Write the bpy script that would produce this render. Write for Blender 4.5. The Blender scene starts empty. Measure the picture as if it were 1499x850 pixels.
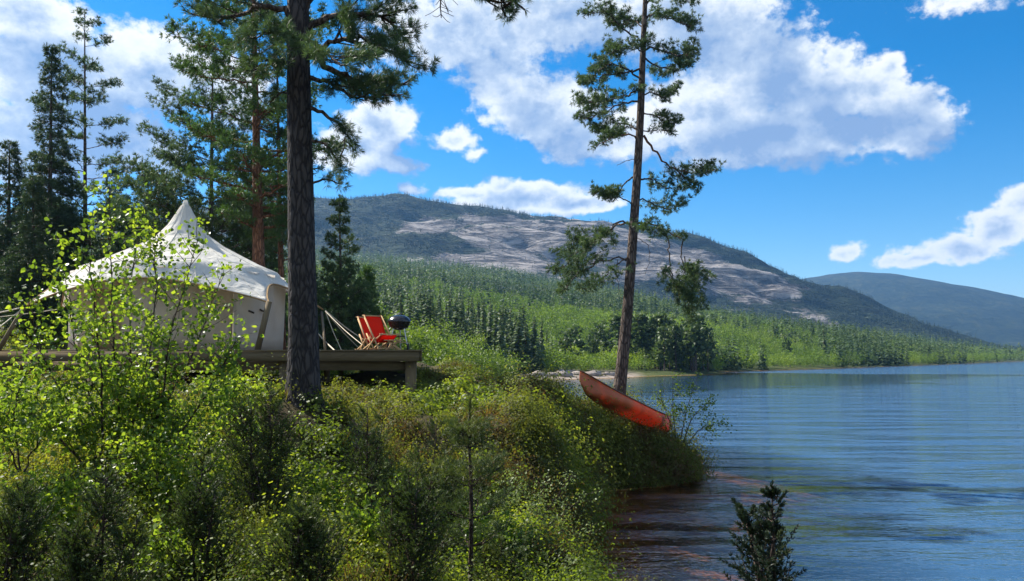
import bpy, math, random
import numpy as np
from mathutils import Vector, Matrix

SC = bpy.context.scene
COL = SC.collection
rng = np.random.default_rng(7)
random.seed(7)
PI = math.pi

# ------------------------------------------------------------------ camera model
F = 1150.0
PITCH = math.atan(96.0 / F)
CZ = 3.5
def ray(px, py):
    a = (px - 749.5) / F
    b = (425.0 - py) / F
    return np.array([a, math.cos(PITCH) - b * math.sin(PITCH), math.sin(PITCH) + b * math.cos(PITCH)])
def at(px, py, Y):
    d = ray(px, py)
    return np.array([0, 0, CZ]) + d * (Y / d[1])
def proj(x, y, z):
    z = z - CZ
    dep = y * math.cos(PITCH) + z * math.sin(PITCH)
    up = -y * math.sin(PITCH) + z * math.cos(PITCH)
    return 749.5 + F * x / dep, 425.0 - F * up / dep

SUN_AZ = math.radians(-58)      # left of the view, in front of the camera
SUN_EL = math.radians(43)

# ------------------------------------------------------------------ numpy helpers
def unit(v):
    return v / np.maximum(np.linalg.norm(v, axis=-1, keepdims=True), 1e-9)
def rand_unit(n, r=None):
    r = r or rng
    return unit(r.normal(size=(n, 3)))
def _hash(ix, iy, s):
    h = (ix * 374761393 + iy * 668265263 + s * 1442695041) & 0xFFFFFFFF
    h = ((h ^ (h >> 13)) * 1274126177) & 0xFFFFFFFF
    return ((h ^ (h >> 16)) & 0xFFFF) / 65535.0
def vnoise(x, y, s=0):
    x = np.asarray(x, float); y = np.asarray(y, float)
    ix = np.floor(x).astype(np.int64); iy = np.floor(y).astype(np.int64)
    fx = x - ix; fy = y - iy
    fx = fx * fx * (3 - 2 * fx); fy = fy * fy * (3 - 2 * fy)
    a = _hash(ix, iy, s); b = _hash(ix + 1, iy, s); c = _hash(ix, iy + 1, s); d = _hash(ix + 1, iy + 1, s)
    return (a * (1 - fx) + b * fx) * (1 - fy) + (c * (1 - fx) + d * fx) * fy
def fbm(x, y, o=4, s=0):
    t = 0; a = .5; n = 0
    for k in range(o):
        t = t + a * vnoise(x * 2 ** k + 17.3 * k, y * 2 ** k - 9.1 * k, s + k); n += a; a *= .5
    return t / n
def sstep(a, b, x):
    t = np.clip((x - a) / (b - a), 0, 1)
    return t * t * (3 - 2 * t)

class Geo:
    """collects vertices and faces, then links them as one mesh object"""
    def __init__(s):
        s.v = []; s.f = []; s.r = []; s.n = 0
    def add(s, v, f, rnd=None):
        v = np.asarray(v, float).reshape(-1, 3); f = np.asarray(f, np.int64)
        s.v.append(v); s.f.append(f + s.n); s.n += len(v)
        s.r.append(np.full(len(v), .5) if rnd is None else np.asarray(rnd, float).reshape(-1) if np.size(rnd) > 1 else np.full(len(v), float(rnd)))
        return s
    def merge(s, o):
        for v, f, r in zip(o.v, o.f, o.r):
            pass
        off = s.n
        for v in o.v: s.v.append(v)
        for f in o.f: s.f.append(f + off)
        for r in o.r: s.r.append(r)
        s.n += o.n
        return s
    def mesh(s, name, mat, smooth=False):
        me = bpy.data.meshes.new(name)
        if s.n == 0: return me
        V = np.concatenate(s.v); R = np.concatenate(s.r)
        me.vertices.add(len(V)); me.vertices.foreach_set('co', V.astype(np.float32).ravel())
        loops = np.concatenate([f.ravel() for f in s.f]).astype(np.int32)
        tot = np.concatenate([np.full(len(f), f.shape[1]) for f in s.f]).astype(np.int32)
        start = np.concatenate([[0], np.cumsum(tot)[:-1]]).astype(np.int32)
        me.loops.add(len(loops)); me.loops.foreach_set('vertex_index', loops)
        me.polygons.add(len(tot)); me.polygons.foreach_set('loop_start', start); me.polygons.foreach_set('loop_total', tot)
        if smooth: me.polygons.foreach_set('use_smooth', np.ones(len(tot), bool))
        at_ = me.attributes.new('rnd', 'FLOAT', 'POINT'); at_.data.foreach_set('value', R.astype(np.float32))
        me.update(calc_edges=True); me.validate()
        if mat is not None: me.materials.append(mat)
        return me
    def obj(s, name, mat, parent=None, smooth=False, origin=None):
        if origin is not None:
            s.v = [v - np.asarray(origin) for v in s.v]
        me = s.mesh(name, mat, smooth)
        o = bpy.data.objects.new(name, me); COL.objects.link(o)
        if parent is not None: o.parent = parent
        elif origin is not None: o.location = Vector(origin)
        return o

def tag(o, label=None, cat=None, group=None, kind=None):
    if label: o['label'] = label
    if cat: o['category'] = cat
    if group: o['group'] = group
    if kind: o['kind'] = kind
    return o
def thing(name, loc, label, cat, group=None, rz=0):
    o = bpy.data.objects.new(name, None); COL.objects.link(o)
    o.location = Vector(loc); o.rotation_euler = (0, 0, rz); o.empty_display_size = .2
    return tag(o, label, cat, group)

def tube(g, pts, rad, n=6, rnd=.5, cap=True):
    P = np.asarray(pts, float); m = len(P)
    R = np.broadcast_to(np.asarray(rad, float), (m,))
    T = np.gradient(P, axis=0); T = unit(T)
    ref = np.array([0, 0, 1.]) if abs(T[0][2]) < .9 else np.array([1., 0, 0])
    ang = np.arange(n) * 2 * PI / n
    A = unit(np.cross(T, ref)); B = np.cross(T, A)
    V = P[:, None] + R[:, None, None] * (np.cos(ang)[None, :, None] * A[:, None] + np.sin(ang)[None, :, None] * B[:, None])
    i = np.arange(m - 1)[:, None] * n; j = np.arange(n)[None]; k = (j + 1) % n
    f = np.stack([i + j, i + k, i + n + k, i + n + j], -1).reshape(-1, 4)
    g.add(V.reshape(-1, 3), f, rnd)
    if cap:
        c = np.array([np.arange(n)]); g.add(V[-1], c, rnd); g.add(V[0], c[:, ::-1], rnd)
    return g
def box(g, c, s, R=None, rnd=.5, bev=0.0):
    c = np.asarray(c, float); h = np.asarray(s, float) / 2
    v = np.array([[x, y, z] for x in (-1, 1) for y in (-1, 1) for z in (-1, 1)], float) * h
    if R is not None: v = v @ np.asarray(R).T
    f = [[0, 1, 3, 2], [4, 6, 7, 5], [0, 4, 5, 1], [2, 3, 7, 6], [0, 2, 6, 4], [1, 5, 7, 3]]
    g.add(v + c, f, rnd)
    return g
def bar(g, a, b, w, h, rnd=.5):
    a = np.asarray(a, float); b = np.asarray(b, float)
    t = b - a; L = np.linalg.norm(t); t = t / L
    ref = np.array([0, 0, 1.]) if abs(t[2]) < .95 else np.array([0, 1., 0])
    s = unit(np.cross(ref, t)); u = np.cross(t, s)
    return box(g, (a + b) / 2, (L, w, h), np.stack([t, s, u], 1), rnd)
def blades(g, P, D, n, L, W, spread, r=None, rl=.35, rn=None, droop=0):
    """n thin blades from each point P about direction D (needles, heather twigs)"""
    r = r or rng
    P = np.asarray(P, float); D = unit(np.asarray(D, float)); m = len(P)
    if m == 0: return g
    p = np.repeat(P, n, 0); d = np.repeat(D, n, 0)
    d = unit(d + spread * rand_unit(m * n, r))
    if droop: d[:, 2] -= droop; d = unit(d)
    ln = np.repeat(np.broadcast_to(L, (m,)), n) * (1 + rl * r.uniform(-1, 1, m * n))
    s = unit(np.cross(d, rand_unit(m * n, r))) * (np.repeat(np.broadcast_to(W, (m,)), n) / 2)[:, None]
    tip = p + d * ln[:, None]; mid = p + d * (ln * .45)[:, None]
    V = np.stack([p, mid + s, tip, mid - s], 1).reshape(-1, 3)
    f = np.arange(m * n * 4).reshape(-1, 4)
    base = r.uniform(0, 1, m) if rn is None else np.asarray(rn)
    rr = np.repeat(np.clip(np.repeat(base, n) + r.uniform(-.15, .15, m * n), 0, 1), 4)
    return g.add(V, f, rr)
def leaves(g, P, size, r=None, up=.3, rn=None, D=None, aspect=.8):
    r = r or rng
    P = np.asarray(P, float); m = len(P)
    if m == 0: return g
    nrm = rand_unit(m, r); nrm[:, 2] += up; nrm = unit(nrm)
    t = rand_unit(m, r) if D is None else unit(D + .6 * rand_unit(m, r))
    t = unit(np.cross(nrm, np.cross(t, nrm)) + 1e-6)
    b = np.cross(nrm, t)
    sz = np.broadcast_to(size, (m,)) * r.uniform(.65, 1.25, m)
    l = (sz)[:, None]; w = (sz * aspect / 2)[:, None]
    V = np.stack([P, P + t * l * .3 + b * w + nrm * l * .06, P + t * l * .62 + b * w * .72 + nrm * l * .05, P + t * l,
                  P + t * l * .62 - b * w * .72 + nrm * l * .05, P + t * l * .3 - b * w + nrm * l * .06], 1).reshape(-1, 3)
    k = np.arange(m)[:, None] * 6
    f = np.concatenate([k + np.array([[0, 1, 2, 3]]), k + np.array([[0, 3, 4, 5]])])
    rr = r.uniform(0, 1, m) if rn is None else rn
    return g.add(V, f, np.repeat(rr, 6))
def smooth_poly(pts, n):
    """Catmull-Rom through pts, n samples"""
    P = np.asarray(pts, float)
    if len(P) == 2:
        t = np.linspace(0, 1, n)[:, None]; return P[0] * (1 - t) + P[1] * t
    Q = np.vstack([2 * P[0] - P[1], P, 2 * P[-1] - P[-2]])
    s = np.linspace(0, len(P) - 1 - 1e-6, n); i = s.astype(int); t = (s - i)[:, None]
    a, b, c, d = Q[i], Q[i + 1], Q[i + 2], Q[i + 3]
    return .5 * (2 * b + (c - a) * t + (2 * a - 5 * b + 4 * c - d) * t ** 2 + (3 * b - a - 3 * c + d) * t ** 3)

# ------------------------------------------------------------------ materials
def newmat(name):
    m = bpy.data.materials.new(name); m.use_nodes = True
    nt = m.node_tree; nt.nodes.clear()
    out = nt.nodes.new('ShaderNodeOutputMaterial')
    return m, nt, out
def N(nt, t, **kw):
    n = nt.nodes.new(t)
    for k, v in kw.items():
        if hasattr(n, k) and not k.startswith('i_'): setattr(n, k, v)
    return n
def ramp(nt, fac, stops):
    r = nt.nodes.new('ShaderNodeValToRGB'); e = r.color_ramp.elements
    while len(e) < len(stops): e.new(.5)
    for el, (p, c) in zip(e, stops): el.position = p; el.color = (*c, 1)
    nt.links.new(fac, r.inputs[0]); return r.outputs[0]
def mixc(nt, fac, a, b, mode='MIX'):
    m = nt.nodes.new('ShaderNodeMix'); m.data_type = 'RGBA'; m.blend_type = mode
    for sock, v in ((m.inputs[0], fac), (m.inputs[6], a), (m.inputs[7], b)):
        if isinstance(v, bpy.types.NodeSocket): nt.links.new(v, sock)
        elif isinstance(v, (int, float)): sock.default_value = v
        else: sock.default_value = (*v, 1)
    return m.outputs[2]
def math_(nt, op, a, b=None, c=None, clamp=False):
    m = nt.nodes.new('ShaderNodeMath'); m.operation = op; m.use_clamp = clamp
    for s, v in zip(m.inputs, (a, b, c)):
        if v is None: continue
        if isinstance(v, bpy.types.NodeSocket): nt.links.new(v, s)
        else: s.default_value = v
    return m.outputs[0]
def noise(nt, scale, detail=3, vec=None, rough=.55, dist=0):
    n = nt.nodes.new('ShaderNodeTexNoise'); n.inputs['Scale'].default_value = scale
    n.inputs['Detail'].default_value = detail; n.inputs['Roughness'].default_value = rough
    n.inputs['Distortion'].default_value = dist
    if vec is not None: nt.links.new(vec, n.inputs['Vector'])
    return n.outputs[0]
def mapping(nt, vec, scale=(1, 1, 1), rot=(0, 0, 0), loc=(0, 0, 0)):
    m = nt.nodes.new('ShaderNodeMapping')
    m.inputs['Scale'].default_value = scale; m.inputs['Rotation'].default_value = rot; m.inputs['Location'].default_value = loc
    nt.links.new(vec, m.inputs['Vector']); return m.outputs[0]
def geo_pos(nt): return nt.nodes.new('ShaderNodeNewGeometry').outputs['Position']
def obj_co(nt): return nt.nodes.new('ShaderNodeTexCoord').outputs['Object']
def attr(nt, name='rnd'):
    a = nt.nodes.new('ShaderNodeAttribute'); a.attribute_name = name; return a.outputs['Fac']
def princ(nt, out, col, rough=.7, spec=.3, metal=0, bump=None, bstr=.4, bdist=.02):
    p = nt.nodes.new('ShaderNodeBsdfPrincipled')
    if isinstance(col, bpy.types.NodeSocket): nt.links.new(col, p.inputs['Base Color'])
    else: p.inputs['Base Color'].default_value = (*col, 1)
    if isinstance(rough, bpy.types.NodeSocket): nt.links.new(rough, p.inputs['Roughness'])
    else: p.inputs['Roughness'].default_value = rough
    p.inputs['Specular IOR Level'].default_value = spec; p.inputs['Metallic'].default_value = metal
    if bump is not None:
        b = nt.nodes.new('ShaderNodeBump'); b.inputs['Strength'].default_value = bstr; b.inputs['Distance'].default_value = bdist
        nt.links.new(bump, b.inputs['Height']); nt.links.new(b.outputs[0], p.inputs['Normal'])
    if out is not None: nt.links.new(p.outputs[0], out.inputs[0])
    return p
def foliage(name, stops, trans=.4, tcol=(1, 1, 1), rough=.55, spec=.3, scale=None, amt=.5, hue=0):
    """leaf material: colour per leaf, drifting over the plant; light passes through"""
    m, nt, out = newmat(name)
    f = attr(nt)
    if scale:
        nz = noise(nt, scale, 2, geo_pos(nt))
        nz = math_(nt, 'MULTIPLY_ADD', nz, 2.2, -.6, True)
        f = math_(nt, 'ADD', math_(nt, 'MULTIPLY', f, 1 - amt), math_(nt, 'MULTIPLY', nz, amt), clamp=True)
    c = ramp(nt, f, stops)
    p = princ(nt, None, c, rough, spec)
    t = nt.nodes.new('ShaderNodeBsdfTranslucent')
    nt.links.new(mixc(nt, 1.0, c, tcol, 'MULTIPLY'), t.inputs[0])
    mx = nt.nodes.new('ShaderNodeMixShader'); mx.inputs[0].default_value = trans
    nt.links.new(p.outputs[0], mx.inputs[1]); nt.links.new(t.outputs[0], mx.inputs[2]); nt.links.new(mx.outputs[0], out.inputs[0])
    return m
def bark(name, c1, c2, sc=9, stretch=.25, b=1.0):
    m, nt, out = newmat(name)
    v = mapping(nt, geo_pos(nt), (1, 1, stretch))
    vo = nt.nodes.new('ShaderNodeTexVoronoi'); vo.feature = 'DISTANCE_TO_EDGE'; vo.inputs['Scale'].default_value = sc
    wob = nt.nodes.new('ShaderNodeVectorMath'); wob.operation = 'ADD'
    nn = nt.nodes.new('ShaderNodeTexNoise'); nn.inputs['Scale'].default_value = sc * .8
    nt.links.new(v, nn.inputs['Vector'])
    sc_ = nt.nodes.new('ShaderNodeVectorMath'); sc_.operation = 'SCALE'; sc_.inputs['Scale'].default_value = .12
    nt.links.new(nn.outputs['Color'], sc_.inputs[0]); nt.links.new(v, wob.inputs[0]); nt.links.new(sc_.outputs[0], wob.inputs[1])
    nt.links.new(wob.outputs[0], vo.inputs['Vector'])
    e = math_(nt, 'MULTIPLY', vo.outputs['Distance'], 4, clamp=True)
    nz = noise(nt, sc * 2.5, 4, v)
    h = math_(nt, 'ADD', e, math_(nt, 'MULTIPLY', nz, .5))
    f = math_(nt, 'MULTIPLY', h, .66, clamp=True)
    princ(nt, out, ramp(nt, f, [(.2, c1), (.75, c2)]), .9, .15, bump=h, bstr=b, bdist=.03)
    return m

M = {}
M['pine_bark'] = bark('pine_bark', (.026, .023, .024), (.07, .06, .057), 15, .3, .7)
M['red_bark'] = bark('red_bark', (.09, .045, .028), (.25, .125, .075), 11)
M['grey_bark'] = bark('grey_bark', (.045, .035, .03), (.15, .115, .095), 12)
M['twig'] = bark('twig_bark', (.05, .035, .03), (.14, .1, .08), 30)
M['needle'] = foliage('pine_needles', [(0, (.036, .062, .036)), (.55, (.078, .128, .058)), (1, (.15, .2, .07))], .28, (1.25, 1.3, .7), scale=1.2, amt=.5)
M['needle_lit'] = foliage('sunlit_pine_needles', [(0, (0.041, 0.081, 0.030)), (.5, (0.074, 0.135, 0.043)), (1, (0.135, 0.203, 0.061))], .3, (1.2, 1.3, .6), scale=1.5, amt=.4)  # greener copy of the pine needles, sunlit tone put into the colour
M['spruce'] = foliage('spruce_needles', [(0, (.03, .052, .032)), (.6, (.056, .09, .044)), (1, (.11, .15, .05))], .25, (1.25, 1.3, .7), scale=.8, amt=.5)
M['birch_leaf'] = foliage('birch_leaves', [(0, (.07, .125, .02)), (.5, (.155, .25, .034)), (1, (.26, .34, .05))], .6, (1.35, 1.28, .5), .4, .4)
M['bush_leaf'] = foliage('bush_leaves', [(0, (.055, .1, .018)), (.5, (.12, .19, .028)), (1, (.21, .28, .04))], .45, (1.3, 1.25, .5), .5, .35, scale=.25, amt=.5)
M['willow_leaf'] = foliage('willow_leaves', [(0, (.12, .17, .06)), (.5, (.18, .24, .08)), (1, (.27, .33, .12))], .4, (1.2, 1.2, .6), .5, .35)
M['juniper'] = foliage('juniper_needles', [(0, (.026, .044, .015)), (.5, (.056, .084, .024)), (1, (.14, .16, .036))], .3, (1.2, 1.25, .6), scale=2.5, amt=.55)
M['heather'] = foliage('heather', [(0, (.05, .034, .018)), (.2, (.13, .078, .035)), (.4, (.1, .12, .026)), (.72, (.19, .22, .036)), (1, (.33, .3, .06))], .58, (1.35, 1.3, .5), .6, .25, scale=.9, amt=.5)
M['bilberry'] = foliage('bilberry_leaves', [(0, (.045, .07, .016)), (.5, (.14, .2, .026)), (1, (.28, .31, .045))], .6, (1.35, 1.3, .5), .5, .3, scale=.7, amt=.4)
M['far_spruce'] = foliage('far_spruce_needles', [(0, (.035, .062, .026)), (.5, (.068, .105, .036)), (1, (.13, .17, .055))], .3, (1.2, 1.3, .7))
M['mountain_spruce'] = foliage('mountain_spruce_needles', [(0, (.014, .026, .016)), (.5, (.024, .04, .02)), (1, (.045, .062, .026))], .15, (1.2, 1.3, .7))
M['far_birch'] = foliage('far_birch_leaves', [(0, (.06, .11, .02)), (.5, (.13, .21, .034)), (1, (.23, .31, .05))], .45, (1.3, 1.25, .5))

# ------------------------------------------------------------------ terrain
COAST = np.array([(60, -30), (30, -8), (9, -1), (4.5, 2.3), (2.3, 5), (1.25, 8), (.9, 11), (1.0, 13), (1.3, 15), (1.5, 18), (2.2, 20.7), (4.2, 21.6), (5.0, 22.6), (5.35, 24),
    (4.8, 26), (2.6, 27.5), (.5, 30), (-1.5, 36), (-3.2, 50), (-3, 75), (-1.2, 92), (.5, 104), (3, 112), (7, 118), (17, 126), (24, 138), (38, 150),
    (44, 160), (47, 178), (75, 208), (109, 247), (180, 330), (375, 570), (900, 1120), (1500, 1600), (4200, 2500), (4200, 7000), (-4200, 7000), (-4200, -70), (60, -70)], float)
def sdist(x, y):
    x = np.asarray(x, float); y = np.asarray(y, float)
    d = np.full(x.shape, 1e9); ins = np.zeros(x.shape, bool)
    A = COAST; B = np.roll(COAST, -1, 0)
    for (ax, ay), (bx, by) in zip(A, B):
        ex, ey = bx - ax, by - ay
        t = np.clip(((x - ax) * ex + (y - ay) * ey) / (ex * ex + ey * ey), 0, 1)
        d = np.minimum(d, (x - ax - t * ex) ** 2 + (y - ay - t * ey) ** 2)
        if ay != by:
            c = ((ay > y) != (by > y)) & (x < (bx - ax) * (y - ay) / (by - ay) + ax)
            ins ^= c
    return np.where(ins, 1, -1) * np.sqrt(d)
CTRL = np.array([(0, 0, 1.85), (-3, 2, 1.9), (-2, 5, 2.15), (-6, 5, 2.2), (.6, 5, 1.6), (1.3, 4, 1.55), (2.6, 3, 1.1), (6, -1, 1.0), (-2.7, 10, 2.85), (-3, 7.5, 2.4), (-5, 13, 2.62), (-2, 14, 2.62), (-6, 8, 2.6),
    (-.2, 8, 1.4), (-.9, 11, 1.85), (.1, 10.5, .95), (.35, 13, 1.15), (-.9, 14, 2.4), (.6, 17, 1.85), (-2.3, 18, 2.62), (-6, 18, 2.58), (-11, 19, 2.6), (-.8, 17, 2.55), (-4, 16, 2.6), (-8, 15, 2.6), (.2, 20, 2.6), (1.9, 20.9, 2.05), (2.6, 21.6, 1.75),
    (3.3, 22.6, 1.45), (4.2, 23.2, 1.1), (4.8, 23.4, .75), (4.8, 24.5, .9), (3.4, 25, 1.9), (-9, 24, 2.95), (-4, 24, 2.95), (0, 26, 2.0), (-15, 15, 3), (-20, 30, 4.5), (-8, 36, 4),
    (-30, 20, 5.5), (-4, 36, 2.9), (-10, 60, 4.5), (-5, 60, 2), (-25, 60, 6), (-10, 0, 2.3), (-20, 5, 3)], float)
def ctrl_z(x, y):
    num = 0; den = 0
    for cx, cy, cz in CTRL:
        w = 1 / (((x - cx) ** 2 + (y - cy) ** 2) + .25) ** 1.7
        num = num + w * cz; den = den + w
    return num / den
def H(x, y):
    x = np.asarray(x, float); y = np.asarray(y, float)
    s = sdist(x, y)
    near = ctrl_z(x, y)
    e = s + .45 * np.maximum(0, y - 160) * sstep(380, -80, x) * sstep(8, 60, s)
    far = .5 + .02 * np.clip(s, 0, 25) + .118 * np.maximum(0, e - 25) * (1 - .25 * sstep(600, 1500, s)) + (fbm(x / 70, y / 70, 3, 5) - .5) * 12 * sstep(20, 200, s)
    w = sstep(35, 85, y + .0 * x) * 1.0
    w = np.maximum(w, sstep(28, 70, -x))
    top = near * (1 - w) + far * w
    ramp_ = sstep(-.15, 1.0, s) * (1 - w) + sstep(-.5, 6, s) * w
    bump = ((fbm(x * .9, y * .9, 2, 2) - .5) * .5 + (np.abs(fbm(x * 1.7, y * 1.7, 2, 9) - .5) - .1) * -.5) * (1 - w) * sstep(.2, 1.5, s)
    land = top * ramp_ + bump
    bed = -.06 - np.minimum(.14 * np.maximum(-s, 0) + .03 * np.maximum(-s - 2, 0) ** 2, 5.0)
    return np.where(s > 0, land, np.maximum(bed, bed)) - 0.0
def h1(x, y): return float(H(np.array([x]), np.array([y]))[0])

def grid_obj(name, xs, ys, zf, mat, attrf=None, smooth=True):
    X, Y = np.meshgrid(xs, ys); Z = zf(X, Y)
    nx, ny = len(xs), len(ys)
    i = np.arange(ny - 1)[:, None] * nx; j = np.arange(nx - 1)[None]
    f = np.stack([i + j, i + j + 1, i + nx + j + 1, i + nx + j], -1).reshape(-1, 4)
    g = Geo(); r = attrf(X, Y, Z).ravel() if attrf else .5
    g.add(np.stack([X, Y, Z], -1).reshape(-1, 3), f, r)
    return g.obj(name, mat, None, smooth)

# ground material: peaty heath soil, pale sand and stone near the far waterline, grassy hillside
m, nt, out = newmat('ground_soil')
pos = geo_pos(nt)
sep = nt.nodes.new('ShaderNodeSeparateXYZ'); nt.links.new(pos, sep.inputs[0])
soil = ramp(nt, noise(nt, 1.7, 5, pos), [(.3, (.03, .022, .014)), (.5, (.06, .048, .022)), (.7, (.075, .075, .025))])
grass = ramp(nt, noise(nt, .05, 6, pos, .65), [(.3, (.03, .04, .015)), (.5, (.055, .07, .022)), (.7, (.1, .1, .04))])
farf = math_(nt, 'MULTIPLY_ADD', sep.outputs['Y'], 1 / 50, -1.1, True)
land = mixc(nt, farf, soil, grass)
sand = ramp(nt, noise(nt, .7, 5, pos), [(.3, (.16, .125, .1)), (.55, (.28, .23, .19)), (.75, (.36, .31, .27))])
lowz = math_(nt, 'MULTIPLY_ADD', sep.outputs['Z'], -1.4, 1.35, True)
bx = math_(nt, 'MULTIPLY', math_(nt, 'MULTIPLY_ADD', sep.outputs['X'], .3, .5, True), math_(nt, 'MULTIPLY_ADD', sep.outputs['X'], -.3, 7.2, True))
lowz = math_(nt, 'MULTIPLY', math_(nt, 'MULTIPLY', lowz, farf), bx)
land = mixc(nt, math_(nt, 'MULTIPLY_ADD', sep.outputs['Y'], 1 / 500, -.5, True), land, ramp(nt, noise(nt, .03, 6, pos, .7), [(.35, (.018, .03, .018)), (.6, (.04, .055, .025))]))
land = mixc(nt, lowz, land, sand)
bedc = ramp(nt, noise(nt, 2.2, 6, pos, .7), [(.3, (.13, .07, .024)), (.5, (.34, .19, .055)), (.7, (.46, .31, .12))])
deep = math_(nt, 'MULTIPLY_ADD', sep.outputs['Z'], -1.2, -.1, True)
bedc = mixc(nt, deep, bedc, (.012, .011, .008))
under = math_(nt, 'LESS_THAN', sep.outputs['Z'], .02)
princ(nt, out, mixc(nt, under, land, bedc), .95, .1, bump=noise(nt, 6, 6, pos), bstr=.8, bdist=.06)
M['ground'] = m
xs = np.concatenate([-np.geomspace(4200, 22, 70), np.linspace(-21, 10, 150), np.geomspace(10.6, 4200, 80)])
ys = np.concatenate([np.linspace(-70, -4, 12), np.linspace(-3, 33, 170), np.geomspace(33.6, 1300, 150), np.geomspace(1360, 6900, 20)])
def Hg(X, Y):
    z = H(X, Y)
    z = np.where(Y > 1300, np.minimum(z, 90), z)
    cap = np.interp(X / np.maximum(Y, 1), [.30, .37, .40, .427, .48, .56, .65, .8], [.095, .066, .055, .045, .033, .019, .010, .005]) * Y + CZ - 9
    return np.where((Y > 200) & (X > .3 * Y), np.minimum(z, np.maximum(cap, 1.5 + 0 * Y)), z)
tag(grid_obj('ground', xs, ys, Hg, M['ground']), kind='structure')

# ------------------------------------------------------------------ lake
m, nt, out = newmat('lake_water')
pos = geo_pos(nt)
sep = nt.nodes.new('ShaderNodeSeparateXYZ'); nt.links.new(pos, sep.inputs[0])
calm = nt.nodes.new('ShaderNodeMapRange'); calm.interpolation_type = 'SMOOTHSTEP'   # a calm belt between ripples near and the wind far out
wob = math_(nt, 'MULTIPLY_ADD', math_(nt, 'SUBTRACT', noise(nt, .03, 3, pos), .5), 50, sep.outputs['Y'])
side_ = math_(nt, 'MAXIMUM', math_(nt, 'MULTIPLY_ADD', sep.outputs['X'], -.9, 12), -70)
side_ = math_(nt, 'MINIMUM', side_, 0)
nt.links.new(math_(nt, 'ADD', wob, side_), calm.inputs[0]); calm.inputs[1].default_value = 48; calm.inputs[2].default_value = 80
calm.inputs[3].default_value = 1; calm.inputs[4].default_value = .12
wind = nt.nodes.new('ShaderNodeMapRange'); wind.interpolation_type = 'SMOOTHSTEP'
nt.links.new(wob, wind.inputs[0]); wind.inputs[1].default_value = 155; wind.inputs[2].default_value = 172
wind.inputs[3].default_value = 0; wind.inputs[4].default_value = 1.1
amp = math_(nt, 'ADD', calm.outputs[0], wind.outputs[0])
long_ = noise(nt, 1, 2, mapping(nt, pos, (.12, .46, 1), (0, 0, math.radians(8))), .3, .8)
mid_ = noise(nt, 1, 3, mapping(nt, pos, (.9, 2.6, 1), (0, 0, math.radians(-6))), .6, .4)
fine = noise(nt, 1, 2, mapping(nt, pos, (3.5, 8, 1), (0, 0, math.radians(12))), .6)
hgt = math_(nt, 'ADD', math_(nt, 'MULTIPLY', long_, .6), math_(nt, 'ADD', math_(nt, 'MULTIPLY', mid_, .08), math_(nt, 'MULTIPLY', fine, .03)))
hgt = math_(nt, 'MULTIPLY', hgt, amp)
b = nt.nodes.new('ShaderNodeBump'); b.inputs['Strength'].default_value = 1; b.inputs['Distance'].default_value = 1
nt.links.new(hgt, b.inputs['Height'])
fr = nt.nodes.new('ShaderNodeFresnel'); fr.inputs[0].default_value = 1.42; nt.links.new(b.outputs[0], fr.inputs['Normal'])
gl = nt.nodes.new('ShaderNodeBsdfGlossy'); gl.inputs['Roughness'].default_value = .03; nt.links.new(b.outputs[0], gl.inputs['Normal'])
tr = nt.nodes.new('ShaderNodeBsdfTransparent'); tr.inputs[0].default_value = (.84, .64, .34, 1)
bd = nt.nodes.new('ShaderNodeBsdfDiffuse'); bd.inputs[0].default_value = (.06, .15, .28, 1)   # blue growing with depth: water column scatter plus painted sky reflection
mb_ = nt.nodes.new('ShaderNodeMixShader'); nt.links.new(math_(nt, 'MULTIPLY', attr(nt), .62), mb_.inputs[0]); nt.links.new(tr.outputs[0], mb_.inputs[1]); nt.links.new(bd.outputs[0], mb_.inputs[2])
mx = nt.nodes.new('ShaderNodeMixShader'); nt.links.new(fr.outputs[0], mx.inputs[0]); nt.links.new(mb_.outputs[0], mx.inputs[1]); nt.links.new(gl.outputs[0], mx.inputs[2])
nt.links.new(mx.outputs[0], out.inputs[0])
M['water'] = m
wxs = np.concatenate([np.linspace(-62, -6, 8), np.linspace(-5, 14, 64), np.geomspace(15, 4100, 36)])
wys = np.concatenate([np.linspace(-66, -2, 8), np.linspace(-1, 32, 96), np.geomspace(33, 2600, 70)])
tag(grid_obj('lake_water', wxs, wys, lambda X, Y: X * 0.0, M['water'], lambda X, Y, Z: np.clip(-H(X, Y) / 1.5, 0, 1) ** 1.4), kind='structure')

# ------------------------------------------------------------------ mountains
RIDGE = np.array([(-700, 380), (-200, 330), (0, 315), (300, 300), (465, 290), (560, 285), (640, 287), (760, 299), (850, 304), (960, 326), (1040, 347), (1100, 376), (1150, 397), (1200, 431), (1240, 462), (1300, 490), (1500, 515)], float)
YR, YF = 1600.0, 960.0
RIDGE[:, 1] += np.interp(RIDGE[:, 0], [-700, 465, 1100, 1200, 1240, 1500], [20, 21, 26, 24, 20, 0])
rx = (RIDGE[:, 0] - 749.5) / F * YR
rz = np.array([at(p, q, YR)[2] for p, q in RIDGE])
def foot(X): return Hg(X, np.full_like(X, 1000.0)) - 6
def mount(X, Y):
    u = (Y - YF) / (YR - YF)
    R = np.interp(X, rx, rz)
    zf = np.minimum(foot(X), R - 3)
    uu = np.clip(u, 0, 1)
    g_ = np.sin(PI / 2 * uu) ** 1.25
    g_ = np.where(u > 1, 1 - .55 * sstep(1, 2.2, u), g_)
    z = zf + (R - zf) * g_
    k = (X * .55 + Y) / 120
    fold = (fbm(X / 190 + .3 * Y / 190, Y / 70, 4, 21) - .5) * 62 + (fbm(X / 60, Y / 25, 3, 33) - .5) * 22
    rid = (fbm(X / 90, Y * 0 + 3.3, 3, 8) - .5) * 10
    return z + fold * sstep(0, .25, u) * (1 - .75 * sstep(.7, 1, u)) * sstep(0, 90, R - zf) + rid * sstep(.7, 1, u)
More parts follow.
